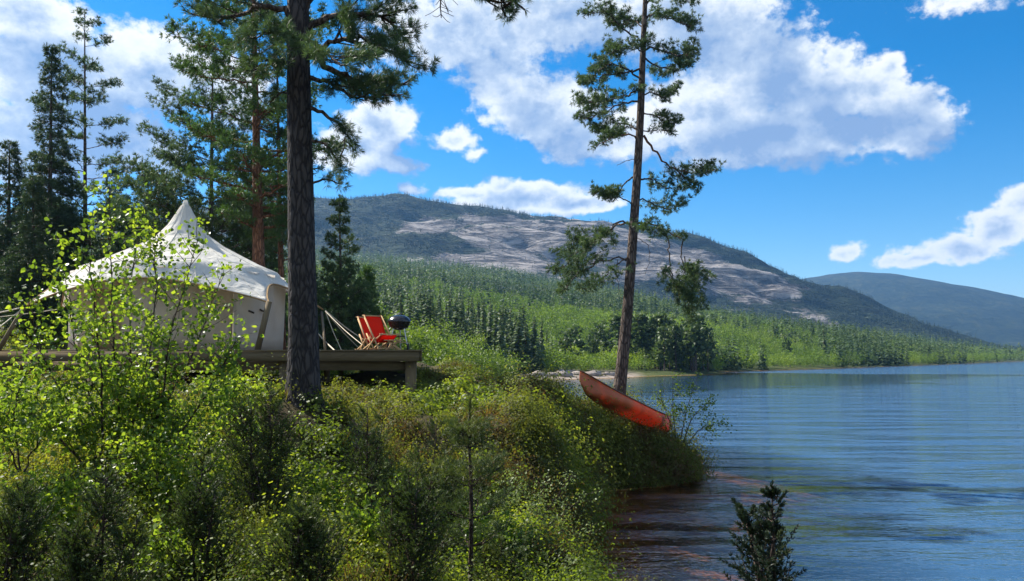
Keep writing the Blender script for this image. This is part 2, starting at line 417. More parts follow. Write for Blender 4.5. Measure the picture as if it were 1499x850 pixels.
ROCK = [(700, 388, 150, 26, 1), (845, 345, 125, 34, 1.05), (615, 335, 62, 20, .75), (900, 372, 120, 36, 1.05), (1010, 375, 100, 36, .95), (1110, 408, 100, 30, 1), (960, 328, 70, 14, .8), (755, 322, 80, 15, .7), (560, 380, 50, 22, .5), (1165, 422, 50, 16, 1), (700, 350, 70, 22, .8)]
VEG = [(640, 352, 75, 15, .75), (590, 365, 60, 14, .6), (520, 330, 80, 50, .9), (1010, 355, 70, 14, .55), (1060, 360, 60, 30, .5), (830, 396, 90, 12, .45), (640, 376, 50, 9, .4)]
def rockness(X, Y, Z):
    px, py = proj(X, Y, Z)
    r = 0
    for cx, cy, a, b_, w in ROCK: r = np.maximum(r, w * np.clip(1.35 - np.hypot((px - cx) / a, (py - cy) / b_), 0, 1))
    for cx, cy, a, b_, w in VEG: r = r - w * np.clip(1.3 - np.hypot((px - cx) / a, (py - cy) / b_), 0, 1)
    rid_y = np.interp(px, RIDGE[:, 0], RIDGE[:, 1] - 20)
    r = r - .9 * sstep(26, 2, py - rid_y)
    n_ = fbm(X / 60 + Y / 110, Y / 26 - X / 120, 5, 40)
    return np.clip(r * 1.3 + (n_ - .5) * 1.9 + .13, 0, 1)
m, nt, out = newmat('mountain_rock')
pos = geo_pos(nt)
v = mapping(nt, pos, (.014, .035, .05), (0, 0, math.radians(-22)))
n1 = noise(nt, 1.0, 8, v, .62, .5)
n2 = noise(nt, .06, 7, pos, .7)
rock = ramp(nt, math_(nt, 'ADD', math_(nt, 'MULTIPLY', n1, .65), math_(nt, 'MULTIPLY', n2, .35)), [(.41, (.045, .043, .044)), (.465, (.17, .152, .14)), (.53, (.3, .268, .245)), (.66, (.41, .37, .34))])
veg = ramp(nt, noise(nt, .05, 6, pos, .7), [(.35, (.016, .027, .016)), (.55, (.028, .042, .02)), (.72, (.055, .06, .028))])
f = math_(nt, 'MULTIPLY_ADD', noise(nt, .12, 5, pos, .7), 1.4, -.7)
f = math_(nt, 'ADD', attr(nt), f)
f = math_(nt, 'MULTIPLY_ADD', f, 4, -1.4, True)
crk = math_(nt, 'ABSOLUTE', math_(nt, 'SUBTRACT', noise(nt, 1, 5, mapping(nt, pos, (.006, .022, .03), (0, 0, math.radians(-28))), .6, 1.2), .5))
crk = math_(nt, 'MULTIPLY', crk, 22, clamp=True)
rock = mixc(nt, math_(nt, 'MULTIPLY_ADD', crk, .75, .25), (.05, .048, .05), rock)
princ(nt, out, mixc(nt, f, veg, rock), .95, .15, bump=math_(nt, 'ADD', math_(nt, 'MULTIPLY_ADD', crk, .35, n1), math_(nt, 'MULTIPLY', n2, .4)), bstr=1, bdist=15)
M['mountain'] = m
tag(grid_obj('mountain', np.linspace(-2400, 1050, 620), np.concatenate([np.linspace(YF, 1680, 220), np.linspace(1690, 2700, 24)]), mount, M['mountain'], rockness), kind='structure')

FARR = np.array([(600, 480), (900, 455), (1100, 425), (1180, 405), (1215, 400), (1260, 397), (1310, 398), (1335, 403), (1400, 415), (1499, 437), (1700, 470), (2000, 505), (2600, 519)], float)
YD = 3300.0
fx = (FARR[:, 0] - 749.5) / F * YD
fz = np.array([at(p, q, YD)[2] for p, q in FARR])
def farm(X, Y):
    u = (Y - 1900) / (YD - 1900); R = np.interp(X, fx, fz)
    R = R + (fbm(X / 160, X * 0, 4, 3) - .5) * 16
    g_ = np.where(u < 1, sstep(0, 1.12, u) / sstep(0, 1.12, 1.0), 1 - .4 * sstep(1, 1.6, u))
    return -4 + R * g_ + (fbm(X / 420, Y / 420, 5, 60) - .5) * 80 * np.sin(PI * np.clip(u, 0, 1))
m, nt, out = newmat('far_mountain_heath')
pos = geo_pos(nt)
n1 = noise(nt, .008, 8, pos, .7); n2 = noise(nt, .045, 6, pos, .75)
sep = nt.nodes.new('ShaderNodeSeparateXYZ'); nt.links.new(pos, sep.inputs[0])
w_ = ramp(nt, math_(nt, 'ADD', math_(nt, 'MULTIPLY', n1, .5), math_(nt, 'MULTIPLY', n2, .5)), [(.4, (.009, .016, .009)), (.5, (.02, .031, .014)), (.6, (.05, .056, .024))])
hi = math_(nt, 'MULTIPLY_ADD', sep.outputs['Z'], 1 / 160, -2.0, True)
hi = math_(nt, 'MULTIPLY', hi, math_(nt, 'MULTIPLY_ADD', n2, 3, -1.1, True))
princ(nt, out, mixc(nt, hi, w_, (.2, .17, .15)), .95, .1, bump=math_(nt, 'ADD', n1, math_(nt, 'MULTIPLY', n2, .3)), bstr=1, bdist=30)
tag(grid_obj('distant_mountain', np.linspace(-500, 4150, 300), np.linspace(1900, 5200, 160), farm, m), kind='structure')

# ------------------------------------------------------------------ tree building
def limb_growth(br, nd, pts, r0, r, tuft_n=14, tl=.1, tw=.011, dens=1.0, sub=9, sublen=.45, bare=.3, rise=.25, tip=True, twr=.006, spread=.95, gap=.13):
    """a limb along pts with side branches carrying needle tufts"""
    P = smooth_poly(pts, max(8, 4 * len(pts))); L = np.sum(np.linalg.norm(np.diff(P, axis=0), axis=1))
    n = len(P)
    P[1:-1] += r.normal(size=(n - 2, 3)) * L * .012
    tube(br, P, np.linspace(r0, max(twr, r0 * .2), n), 5)
    T = unit(np.gradient(P, axis=0)); TP = []; TD = []
    m = int(sub * dens * 1.75)
    for k in range(m):
        s = bare + (1 - bare) * (k + r.uniform(0, .9)) / m
        i = min(int(s * (n - 1)), n - 2)
        side = np.cross(T[i], [0, 0, 1.]); side = unit(side) if np.linalg.norm(side) > .05 else rand_unit(1, r)[0]
        sg = 1 if k % 2 else -1
        d = unit(T[i] * r.uniform(.5, 1.0) + side * sg * r.uniform(.5, 1.1) + np.array([0, 0, rise]) * r.uniform(-.4, 1.6))
        l = L * sublen * (1.05 - .65 * s) * r.uniform(.5, 1.15)
        e = P[i] + d * l
        midp = (P[i] + e) / 2 + r.normal(size=3) * l * .08
        Q = smooth_poly([P[i], midp, e + np.array([0, 0, .12 * l])], 6)
        tube(br, Q, np.linspace(r0 * .32, twr * .6, 6), 3, cap=False)
        nt_ = max(4, int(l / gap * 3.5))
        q = r.uniform(.3, 1.03, nt_); jj = q * 5
        a = np.clip(jj.astype(int), 0, 4); fr_ = (jj - a)[:, None]
        pp = Q[a] * (1 - fr_) + Q[a + 1] * fr_
        dd = unit(unit(Q[a + 1] - Q[a]) + .9 * rand_unit(nt_, r) + np.array([0, 0, .25]))
        off = (dd * r.uniform(.0, gap * 1.3, nt_)[:, None])
        TP.append(pp + off); TD.append(dd)
    if tip:
        TP.append(P[-1:]); TD.append(T[-1:])
    TP = np.concatenate(TP); TD = np.concatenate(TD)
    # tufts on the same twig share a tone
    rn = np.clip(r.normal(.45, .22, len(TP)), 0, 1)
    blades(nd, TP, TD, tuft_n, tl, tw, spread, r, rn=rn)

def pine(label, cat, base, top, r0, prof, seed, nl=40, mat='needle', barkm='grey_bark', crown_from=.3, droop=0., tuft_n=14, tl=.11, tw=.013, dens=1.0, up=.25, group=None, name='pine_tree', bend=.0, sublen=.45, gap=.15, twist=None, bare=.3):
    """a whole conifer: prof(s) gives the crown half-width (m) at height share s"""
    r = np.random.default_rng(seed)
    base = np.asarray(base, float); top = np.asarray(top, float)
    root = thing(name, base, label, cat, group)
    mid = (base + top) / 2 + r.normal(size=3) * np.array([bend, bend, 0])
    P = smooth_poly([base - [0, 0, .3], base + (mid - base) * .5, mid, top], 18) - base
    hgt = np.linalg.norm(top - base)
    tr_ = Geo(); nd = Geo()
    s_ = np.linspace(0, 1, 18)
    rad = r0 * (1 - s_) ** .8 + .012; rad[0] *= 1.35
    tube(tr_, P, rad, 9)
    for k in range(nl):
        s = crown_from + (1 - crown_from) * (k + r.uniform(0, 1)) / nl
        i = min(int(s * 17), 16); p = P[i] + (P[i + 1] - P[i]) * (s * 17 - i)
        az = k * 2.4 + r.uniform(-.5, .5)
        w = prof(s) * r.uniform(.7, 1.12)
        if w < .08: w = .08
        d = np.array([math.cos(az), math.sin(az), 0])
        pts = [p, p + d * w * .5 + [0, 0, w * (up - droop) * .55], p + d * w + [0, 0, w * (up * 1.3 - droop)]]
        limb_growth(tr_, nd, pts, max(.012, rad[i] * .32), r, tuft_n, tl, tw, dens, sub=max(4, int(4 + w * 3.2)), sublen=sublen, gap=gap, bare=bare)
    tr_.obj('trunk', M[barkm], root, True); nd.obj('crown', M[mat], root)
    return root

# big pine by the platform: trunk plus its own limbs, each limb with its needles
def px_limb(pts, Y):
    return [at(a, b_, Y + (c[0] if c else 0)) for a, b_, *c in pts]
def hero_tree(name, label, cat, trunk_px, radii, Yt, limbs, seed, barkm, needle, ext=None, tl=.1, tw=.009, tn=18, gap=.11, group=None, sub=11, fs=None):
    r = np.random.default_rng(seed)
    pts = [at(a, b_, Yt) for a, b_ in trunk_px]
    if ext is not None: pts.append(np.asarray(ext))
    base = pts[0].copy()
    root = thing(name, base, label, cat, group)
    n = 40
    P = smooth_poly(pts, n); rad = np.interp(np.linspace(0, len(pts) - 1, n), np.arange(len(pts)), radii)
    g = Geo()
    ang = np.arange(16) * 2 * PI / 16
    T = unit(np.gradient(P, axis=0))
    A = unit(np.cross(T, [0, 1., 0])); B = np.cross(T, A)
    lump = 1 + .07 * (fbm(np.repeat(ang[None], n, 0) * 3, P[:, 2:3] * 1.3, 3, seed) - .5)
    flare = 1 + .35 * np.exp(-np.linspace(0, 1, n) * 18)[:, None] * (.6 + .8 * vnoise(ang * 1.3, ang * 0, seed))[None]
    V = P[:, None] + (rad[:, None] * lump * flare)[:, :, None] * (np.cos(ang)[None, :, None] * A[:, None] + np.sin(ang)[None, :, None] * B[:, None]) - base
    i = np.arange(n - 1)[:, None] * 16; j = np.arange(16)[None]; k = (j + 1) % 16
    g.add(V.reshape(-1, 3), np.stack([i + j, i + k, i + 16 + k, i + 16 + j], -1).reshape(-1, 4))
    g.obj('trunk', M[barkm], root, True)
    for L in limbs:
        lp = [p - base for p in px_limb(L['p'], Yt)]
        br = Geo(); nd = Geo()
        limb_growth(br, nd, lp, L.get('r', .035), r, tn, tl, tw, L.get('d', 1.0), sub=L.get('sub', sub), sublen=L.get('sl', .45), bare=L.get('b', .3), gap=gap, rise=L.get('rise', .25))
        lo = br.obj('limb', M[L.get('m', 'grey_bark')], root, True)
        if not L.get('dead'): nd.obj('needles', M[needle], lo)
    return root

l_ = []
def L_(p, **k): l_.append(dict(p=p, **k))
# right side of the big pine
L_([(450, 40), (500, 20), (560, 25, .3), (598, 62, .5)], r=.05, sub=16)
L_([(452, 85), (490, 62), (540, 60, -.4), (606, 92, -.7)], r=.045, sub=16)
L_([(455, 82), (505, 112), (540, 128, .3), (598, 118, .6)], r=.05, sub=18, sl=.4)
L_([(452, 115), (480, 120), (520, 140, -.3), (590, 138, -.5)], r=.035, sub=12)
L_([(455, 158), (482, 172), (506, 196), (498, 232)], r=.03, sub=9, rise=-.1)
L_([(456, 205), (478, 212), (492, 232), (495, 240)], r=.022, sub=7, rise=-.3)
L_([(458, 268), (478, 262), (496, 268)], r=.018, sub=5)
L_([(448, 10), (470, -15), (530, -10, .5), (600, -2, .9)], r=.05, sub=14)
L_([(446, -40), (540, -60, -.3), (640, -45, -.8), (700, -10, -1), (768, 14, -1.2)], r=.06, sub=14, b=.55, sl=.22)
L_([(640, -45, -.8), (643, -5, -.8), (646, 26, -.8)], r=.015, dead=True, sub=7, sl=.7)
L_([(455, 60), (480, 80, -.8), (505, 95, -1.6)], r=.03, sub=10)
# left side
L_([(430, 92), (405, 88), (385, 98, -.4), (368, 105, -.6)], r=.03, sub=10)
L_([(430, 20), (385, 10), (330, 25, .6), (280, 20, .9)], r=.05, sub=13)
L_([(428, 55), (400, 45, -.6), (360, 60, -1)], r=.03, sub=10)
L_([(430, -20), (360, -30, .4), (300, -10, .8)], r=.05, sub=12)
L_([(434, 140), (412, 136), (395, 150)], r=.02, sub=6)
hero_tree('pine_tree', 'tall thick dark pine trunk in front of the wooden platform edge, needles only high up', 'pine tree',
    [(444, 600), (444, 560), (444, 480), (441, 330), (438, 160), (436, 0)], [.24, .212, .186, .168, .155, .142, .03], 10.0, l_, 11, 'pine_bark', 'needle', ext=at(434, -420, 10.3), tl=.085, tw=.006, tn=20, gap=.09)

# pine on the point
l_ = []
L_([(938, 100), (915, 105), (885, 112, 1), (862, 118, 1.5)], r=.04)
L_([(941, 60), (915, 45), (890, 20), (862, 18)], r=.04)
L_([(943, 30), (960, 20), (990, 30, -1), (1012, 38, -1.2)], r=.04)
L_([(944, 10), (960, -10), (985, -5, 1), (1010, 5, 1.4)], r=.04)
L_([(943, 40), (925, 30, 1), (905, 40, 2)], r=.03)
L_([(942, 70), (965, 72, -.6), (995, 82, -1), (1018, 72, -1.2)], r=.04)
L_([(941, 85), (960, 95, .8), (990, 105, 1.4), (1000, 90, 1.6)], r=.035)
L_([(941, 75), (925, 70, -1), (895, 78, -1.6)], r=.03)
L_([(939, 118), (915, 100), (890, 95), (868, 112), (862, 120)], r=.035)
L_([(938, 130), (915, 140, -.5), (880, 148, -1), (848, 150, -1.2)], r=.04, sub=13)
L_([(938, 150), (915, 150, .7), (880, 165, 1.2), (855, 178, 1.4)], r=.04, sub=13)
L_([(938, 140), (955, 135), (975, 142), (992, 128)], r=.03)
L_([(937, 165), (955, 168), (975, 178), (990, 180)], r=.03)
L_([(936, 190), (950, 192), (970, 190), (985, 195)], r=.025, sub=8)
L_([(935, 205), (920, 196), (898, 200), (872, 215)], r=.035, m='red_bark')
L_([(934, 192), (915, 180, 1), (895, 192, 1.5), (875, 190, 1.7)], r=.03)
L_([(942, 198), (958, 222), (985, 245), (1018, 254), (1046, 250)], r=.045, m='red_bark', b=.45, sub=13, sl=.35)
L_([(985, 245), (1005, 262), (1020, 280)], r=.025, b=.3, sub=8)
L_([(935, 262), (955, 262, .6), (975, 275, 1), (1010, 275, 1.2)], r=.035, sub=10)
L_([(930, 255), (915, 268), (900, 285), (868, 282)], r=.035, sub=11, b=.4)
L_([(928, 300), (910, 290), (890, 288), (872, 280)], r=.025, sub=8)
L_([(930, 290), (950, 296), (975, 305, .6), (1003, 300, .8)], r=.03, sub=9)
L_([(927, 330), (905, 325), (885, 345), (860, 365), (845, 385)], r=.04, sub=14, b=.35)
L_([(926, 325), (900, 332, 1), (870, 350, 1.6), (838, 375, 2), (820, 400, 2.2)], r=.04, sub=15, b=.35)
L_([(923, 380), (900, 378), (868, 388), (842, 405), (828, 425)], r=.035, sub=13, b=.3, sl=.4)
L_([(922, 375), (895, 392, -.8), (880, 410, -1.2), (862, 420, -1.4)], r=.025, sub=9, b=.35)
L_([(905, 380), (902, 400), (908, 430), (910, 445)], r=.012, dead=True, sub=5)
L_([(930, 325), (950, 328), (975, 338), (1000, 350)], r=.045, m='red_bark', b=.8, sub=5, sl=.2)
L_([(975, 338), (980, 365), (979, 395), (992, 420), (1010, 405)], r=.028, b=.45, sub=11, sl=.5)
L_([(979, 390), (990, 420), (1005, 440), (1012, 468)], r=.025, b=.2, sub=13, sl=.5, rise=0)
L_([(1000, 350), (998, 378), (1010, 395), (1040, 410)], r=.025, b=.4, sub=11, sl=.5)
L_([(1002, 375), (1003, 400), (1020, 420), (1030, 450)], r=.02, b=.3, sub=10, sl=.45, rise=0)
L_([(925, 345), (945, 355), (952, 375), (945, 400)], r=.012, dead=True, sub=4)
L_([(930, 232), (915, 236), (903, 242)], r=.012, dead=True, sub=3)
L_([(925, 320), (940, 330, -1.2), (960, 345, -1.8)], r=.02, sub=8)
hero_tree('pine_tree', 'tall slender pine leaning slightly right on the point behind the red canoe', 'pine tree',
    [(905, 600), (908, 560), (917, 470), (927, 340), (936, 200), (941, 80), (945, -20)], [.235, .2, .175, .15, .125, .1, .07, .02], 25.0, l_, 23, 'grey_bark', 'needle', ext=at(948, -170, 25), tl=.12, tw=.015, tn=17, gap=.15, sub=14)

def base_at(px, Y):
    x = (px - 749.5) / F * Y
    return np.array([x, Y, h1(x, Y)])
def wprof(pairs, Y):
    a = np.array([p[0] for p in pairs]); w = np.array([p[1] for p in pairs]) / F * Y
    return lambda s: float(np.interp(s, a, w))

# pines and spruces behind the tent
pine('reddish pine trunk behind the tent, just left of the big dark trunk', 'pine tree', base_at(384, 27), at(368, -160, 27), .27,
     wprof([(0, 0), (.38, 40), (.45, 75), (.62, 120), (.8, 140), (1, 20)], 27), 31, nl=52, mat='needle_lit', barkm='red_bark', crown_from=.36, tl=.15, tw=.022, tuft_n=13, gap=.2, up=.12)
pine('thin pine trunk standing between the reddish trunk and the big dark trunk', 'pine tree', base_at(416, 29), at(404, 20, 29), .14,
     wprof([(0, 0), (.42, 18), (.5, 45), (.75, 50), (1, 15)], 29), 32, nl=26, barkm='red_bark', crown_from=.4, tl=.15, tw=.022, tuft_n=12, gap=.2)
pine('broad open pine right behind the tent peak', 'pine tree', base_at(308, 31), at(312, 62, 31), .17,
     wprof([(0, 0), (.25, 95), (.42, 135), (.62, 125), (.8, 90), (.92, 55), (1, 14)], 31), 33, nl=58, crown_from=.3, tl=.14, tw=.022, tuft_n=12, gap=.21, up=.3)
pine('tall narrow pine with tiered branches in a gap of cloudy sky at the left', 'pine tree', base_at(127, 38), at(124, 20, 38), .17,
     wprof([(0, 0), (.25, 78), (.5, 76), (.75, 66), (.85, 58), (.95, 26), (1, 10)], 38), 34, nl=52, crown_from=.22, tl=.17, tw=.026, tuft_n=12, gap=.22, up=.22)
pine('pointed dense spruce just left of the tall narrow pine', 'spruce tree', base_at(72, 36), at(76, 68, 36), .2,
     wprof([(0, 66), (.2, 70), (.6, 48), (.85, 22), (.93, 15), (1, 3)], 36), 35, nl=120, mat='spruce', crown_from=.08, droop=.3, tl=.16, tw=.026, tuft_n=12, gap=.2, name='spruce_tree', up=.15, bare=.15)
pine('dark spruce at the left edge of the picture', 'spruce tree', base_at(12, 33), at(14, 212, 33), .2,
     wprof([(0, 70), (.3, 65), (.7, 38), (1, 4)], 33), 36, nl=90, mat='spruce', crown_from=.06, droop=.3, tl=.16, tw=.026, tuft_n=12, gap=.2, name='spruce_tree', up=.15, bare=.15)
pine('low broad spruce half hidden behind the birch leaves at the left', 'spruce tree', base_at(52, 29), at(48, 262, 29), .16,
     wprof([(0, 60), (.4, 50), (.8, 20), (1, 3)], 29), 37, nl=70, mat='spruce', crown_from=.06, droop=.25, tl=.15, tw=.024, tuft_n=12, gap=.19, name='spruce_tree', up=.15, bare=.15)
pine('young pine with thin pointed top behind the platform, right of the big trunk', 'pine tree', base_at(502, 30), at(497, 290, 30), .11,
     wprof([(0, 40), (.2, 52), (.45, 50), (.7, 33), (.88, 16), (1, 5)], 30), 38, nl=62, crown_from=.1, tl=.13, tw=.022, tuft_n=14, gap=.17, up=.35, bare=.2)
fill = [(345, 34, 225, 50, 'dense young pine between the tent peak and the reddish trunk', 'needle_lit'), (215, 40, 250, 60, 'shaded spruce behind the left slope of the tent roof', 'spruce'), (395, 36, 300, 35, 'short young pine seen between the two trunks behind the tent', 'needle_lit'),
        (165, 44, 282, 60, 'far spruce behind the birch, left of the tent peak', 'spruce'), (452, 40, 395, 45, 'low young pine beside the big dark trunk, left of the pointed young pine', 'needle'), (285, 37, 290, 45, 'dark spruce directly behind the tent peak', 'spruce'), (105, 46, 300, 50, 'far low spruce under the tall narrow pine', 'spruce'), (535, 38, 395, 30, 'small pine close to the right of the pointed young pine', 'needle_lit')]
for k, (px, Y, py, w, lab, mt) in enumerate(fill):
    sp = mt == 'spruce'
    pine(lab, 'spruce tree' if sp else 'pine tree', base_at(px, Y), at(px + 2, py, Y), .12, wprof([(0, w), (.3, w), (.7, w * .55), (1, 4)], Y), 50 + k, nl=46, mat=mt, crown_from=.06,
         droop=.2 if sp else 0, tl=.17, tw=.03, tuft_n=11, gap=.24, name='spruce_tree' if sp else 'pine_tree', bare=.15, up=.25)

# ------------------------------------------------------------------ broadleaf shrubs and saplings
def shrub(name, label, cat, base, stems, seed, leafm, lsize, nleaf, barkm='twig', twl=.35, group=None, stem_r=.014, branch=8, bare=.25, up=.5, spreadb=.9, aspect=.8, cluster=4):
    """stems: list of polylines (world); each stem carries side twigs with leaves"""
    r = np.random.default_rng(seed); base = np.asarray(base, float)
    root = thing(name, base, label, cat, group)
    lf = Geo()
    for st in stems:
        g = Geo()
        P = smooth_poly([np.asarray(p) - base for p in st], 16); n = 16
        P[1:-1] += r.normal(size=(14, 3)) * .008
        Ls = np.sum(np.linalg.norm(np.diff(P, axis=0), axis=1))
        tube(g, P, np.linspace(stem_r, .003, n), 6)
        T = unit(np.gradient(P, axis=0))
        for k in range(branch):
            s = bare + (1 - bare) * (k + r.uniform(0, 1)) / branch
            i = min(int(s * 15), 14); p = P[i] + (P[i + 1] - P[i]) * (s * 15 - i)
            d = unit(T[i] * r.uniform(.3, 1) + spreadb * rand_unit(1, r)[0] + np.array([0, 0, up * .4]))
            l = twl * (1.15 - .5 * s) * r.uniform(.5, 1.3)
            Q = smooth_poly([p, p + d * l * .5 + r.normal(size=3) * l * .06, p + d * l + [0, 0, l * r.uniform(-.2, .15)]], 6)
            tube(g, Q, np.linspace(stem_r * .35, .0016, 6), 3, cap=False)
            m_ = max(3, int(nleaf / branch * l / twl))
            for q in range(0, m_):
                t = r.uniform(.15, 1.02); a = min(int(t * 5), 4)
                c = Q[a] + (Q[a + 1] - Q[a]) * (t * 5 - a) + r.normal(size=3) * lsize * .8
                kk = cluster
                leaves(lf, c + r.normal(size=(kk, 3)) * lsize * .9, lsize, r, .4, rn=np.clip(r.uniform(0, 1) + r.uniform(-.35, .35, kk), 0, 1), aspect=aspect)
        g.obj('stem', M[barkm], root, True)
    lf.obj('foliage', M[leafm], root)
    return root
Yb = 7.2
bb = at(170, 720, Yb)
def bst(p): return [at(a, b_, Yb + (c[0] if c else 0)) for a, b_, *c in p]
shrub('birch_tree', 'bright green young birch of several thin stems in front of the tent', 'birch tree', bb,
      [bst([(170, 720), (172, 600), (165, 450), (160, 272)]), bst([(175, 720), (200, 600), (225, 470, .2), (228, 330, .3)]), bst([(195, 720), (230, 610), (250, 500, -.3), (290, 350, -.4)]),
       bst([(140, 700), (135, 600), (110, 500, .3), (95, 400, .4)]), bst([(150, 710), (150, 600, -.3), (140, 480, -.5), (130, 340, -.5)]), bst([(185, 720), (215, 640), (280, 520, .2), (325, 400, .3)]),
       bst([(160, 720), (120, 620), (70, 540), (40, 440)]), bst([(185, 710), (195, 600, .4), (190, 450, .6), (205, 310, .6)]), bst([(200, 715), (260, 640, -.2), (310, 560, -.3), (345, 500, -.3)]), bst([(150, 715), (90, 640, -.3), (40, 600, -.4), (10, 560, -.4)])],
      61, 'birch_leaf', .045, 330, twl=.4, stem_r=.012, branch=38, bare=.12, cluster=4)
low = [(30, 690, 5.8, 'low birch shoots with bright leaves at the left picture edge', [(30, 690), (20, 600), (40, 540)], [(35, 690), (60, 640), (90, 610)], [(28, 690), (5, 640), (-15, 600)]),
       (330, 650, 7.6, 'low leafy birch shoots between the young birch and the big trunk', [(290, 690), (320, 620), (345, 560)], [(290, 690), (270, 640), (260, 590)], [(295, 690), (350, 650), (375, 610)]),
       (225, 700, 6.2, 'low bright leafy shoots below the young birch stems', [(225, 740), (235, 690), (270, 650)], [(225, 740), (210, 690), (180, 660)], [(225, 740), (250, 720), (300, 690)])]
for px_, Y_, hh_, lab_ in ((478, 6.6, 105, 'small leafy birch shoots between the two junipers right of the big trunk'), (612, 8.6, 75, 'small leafy birch shoots on the sunny slope below the platform end'), (350, 9.2, 60, 'leafy birch shoots at the left foot of the big pine trunk'),
        (560, 5.7, 90, 'small leafy shoots low in the foreground left of the thin young pine'), (250, 4.9, 90, 'leafy shoots at the bottom between the two left junipers'), (100, 5.6, 100, 'leafy shoots at the bottom left below the birch'), (715, 8.2, 80, 'leafy shoots beside the willow near the thin young pine')):
    b_ = base_at(px_, Y_); qx, qy = proj(*b_)
    low.append((px_, qy, Y_, lab_, [(qx, qy), (qx - 6, qy - hh_ * .6), (qx - 14, qy - hh_)], [(qx, qy), (qx + 12, qy - hh_ * .5), (qx + 34, qy - hh_ * .85)], [(qx, qy), (qx - 18, qy - hh_ * .4), (qx - 42, qy - hh_ * .7)]))
for k, (px, py, Y, lab, *st) in enumerate(low):
    shrub('birch_shrub', lab, 'shrub', at(st[0][0][0], st[0][0][1], Y), [[at(a, b_, Y) for a, b_ in q] for q in st], 70 + k, 'birch_leaf', .036, 150, twl=.3, stem_r=.007, branch=18, bare=.15)
# sapling on the tip of the point
shrub('birch_tree', 'thin birch sapling at the tip of the point beside the canoe end', 'birch tree', at(995, 648, 23.2),
      [[at(990, 648, 23.2), at(985, 600, 23.2), at(985, 550, 23.2)], [at(995, 648, 23.2), at(1005, 600, 23.3), at(1020, 555, 23.4)], [at(1000, 648, 23.2), at(1015, 610, 23), at(1040, 585, 22.9)],
       [at(990, 648, 23.2), at(978, 610, 23.4), at(965, 575, 23.6)], [at(1005, 650, 23.2), at(1030, 625, 23), at(1058, 622, 22.8)]], 80, 'bush_leaf', .06, 200, twl=.5, stem_r=.02, branch=9, bare=.25, cluster=2)
# pale willow at the water edge
bw = base_at(775, 9.7) - np.array([0, 0, .05])
wt = [(760, 690, 9.8), (838, 692, 9.9), (862, 722, 9.6), (722, 722, 9.9), (800, 700, 10.1), (868, 780, 9.4), (700, 765, 9.4), (822, 765, 9.2), (745, 700, 10), (780, 740, 9.3)]
shrub('willow_shrub', 'pale green small leaved willow shrub at the water edge below the heath slope', 'shrub', bw,
      [[bw + [0.02 * (k - 5), 0, 0], bw * .5 + at(*q) * .5 + np.array([(775 - q[0]) * .0011, 0, .03]), at(*q)] for k, q in enumerate(wt)],
      81, 'willow_leaf', .034, 120, twl=.26, stem_r=.012, branch=16, bare=.2, aspect=.62, cluster=3)

def juniper(label, px, Y, ptop, w, seed, base=None, n_st=6, nb=150, mat='juniper', name='juniper_bush', lean=0, bl=.026, bw=.0045, bn=16, seglen=.17):
    r = np.random.default_rng(seed)
    b0 = base_at(px, Y) if base is None else np.asarray(base)
    top = at(px, ptop, Y); hgt = top[2] - b0[2]; wd = w / F * Y
    root = thing(name, b0, label, 'juniper')
    g = Geo(); nd = Geo()
    for k in range(n_st):
        a = r.uniform(0, 2 * PI); rr = wd * (0 if k == 0 else r.uniform(.25, .8)); hh = hgt * (1 if k == 0 else r.uniform(.6, .95))
        e = np.array([math.cos(a) * rr, math.sin(a) * rr, hh])
        s0 = np.array([math.cos(a) * rr * .35, math.sin(a) * rr * .35, -.1])
        P = smooth_poly([s0, (s0 + e) / 2 * np.array([.9, .9, 1.0]) + r.normal(size=3) * .03, e], 14)
        st = Geo(); tube(st, P, np.linspace(.014, .003, 14), 5)
        m_ = int(nb * .5 * hh / hgt)
        T = unit(np.gradient(P, axis=0))
        s = r.uniform(.1, 1, m_) ** .85; i = np.clip((s * 13).astype(int), 0, 12); p = P[i] + (P[i + 1] - P[i]) * (s * 13 - i)[:, None]
        az = r.uniform(0, 2 * PI, m_)
        d = np.stack([np.cos(az), np.sin(az), r.uniform(.15, .8, m_)], 1); d = unit(d)
        l = seglen * 1.9 * (1.25 - s) * r.uniform(.5, 1.3, m_) * (wd / .3) ** .5
        bend = np.stack([0 * l, 0 * l, l * r.uniform(.15, .5, m_)], 1)
        for c in range(m_):
            tube(st, [p[c], p[c] + d[c] * l[c] * .5, p[c] + d[c] * l[c] + bend[c]], [.004, .003, .0015], 3, cap=False)
        st.obj('stem', M['twig'], root, True)
        rn = np.clip(r.normal(.45, .28, m_), 0, 1)
        for f_ in np.linspace(.3, 1.0, 9):
            side = rand_unit(m_, r) * (.16 * l * (1.1 - f_))[:, None]
            q_ = p + d * (l * f_)[:, None] + bend * f_ ** 2 + side
            blades(nd, q_, unit(d + bend * 2 / l[:, None] * f_), bn // 2, bl * (1.25 - .35 * f_), bw, .75, r, rn=np.clip(rn + .25 * (f_ - .6), 0, 1))
    nd.obj('foliage', M[mat], root)
    return root
juniper('dark upright juniper with visible thin stems, below the foot of the big pine', 398, 6.2, 575, 62, 91, n_st=6, nb=130)
juniper('shaded juniper low at the left, right of the young birch stems', 305, 4.9, 665, 60, 92, n_st=5, nb=130)
juniper('dark broad juniper bottom left under the young birch', 165, 4.3, 700, 62, 93, n_st=6, nb=130)
juniper('juniper in the bottom left corner', 40, 4.6, 712, 60, 94, n_st=5, nb=120)
juniper('juniper of medium height to the right of the upright juniper with visible stems', 540, 6.8, 596, 62, 95, n_st=6, nb=130)
juniper('low juniper at the bottom between two taller junipers and the thin young pine', 600, 5.2, 690, 55, 96, n_st=5, nb=120)
juniper('low juniper at the bottom beneath the upright juniper with stems', 455, 4.6, 742, 60, 97, n_st=5, nb=120)
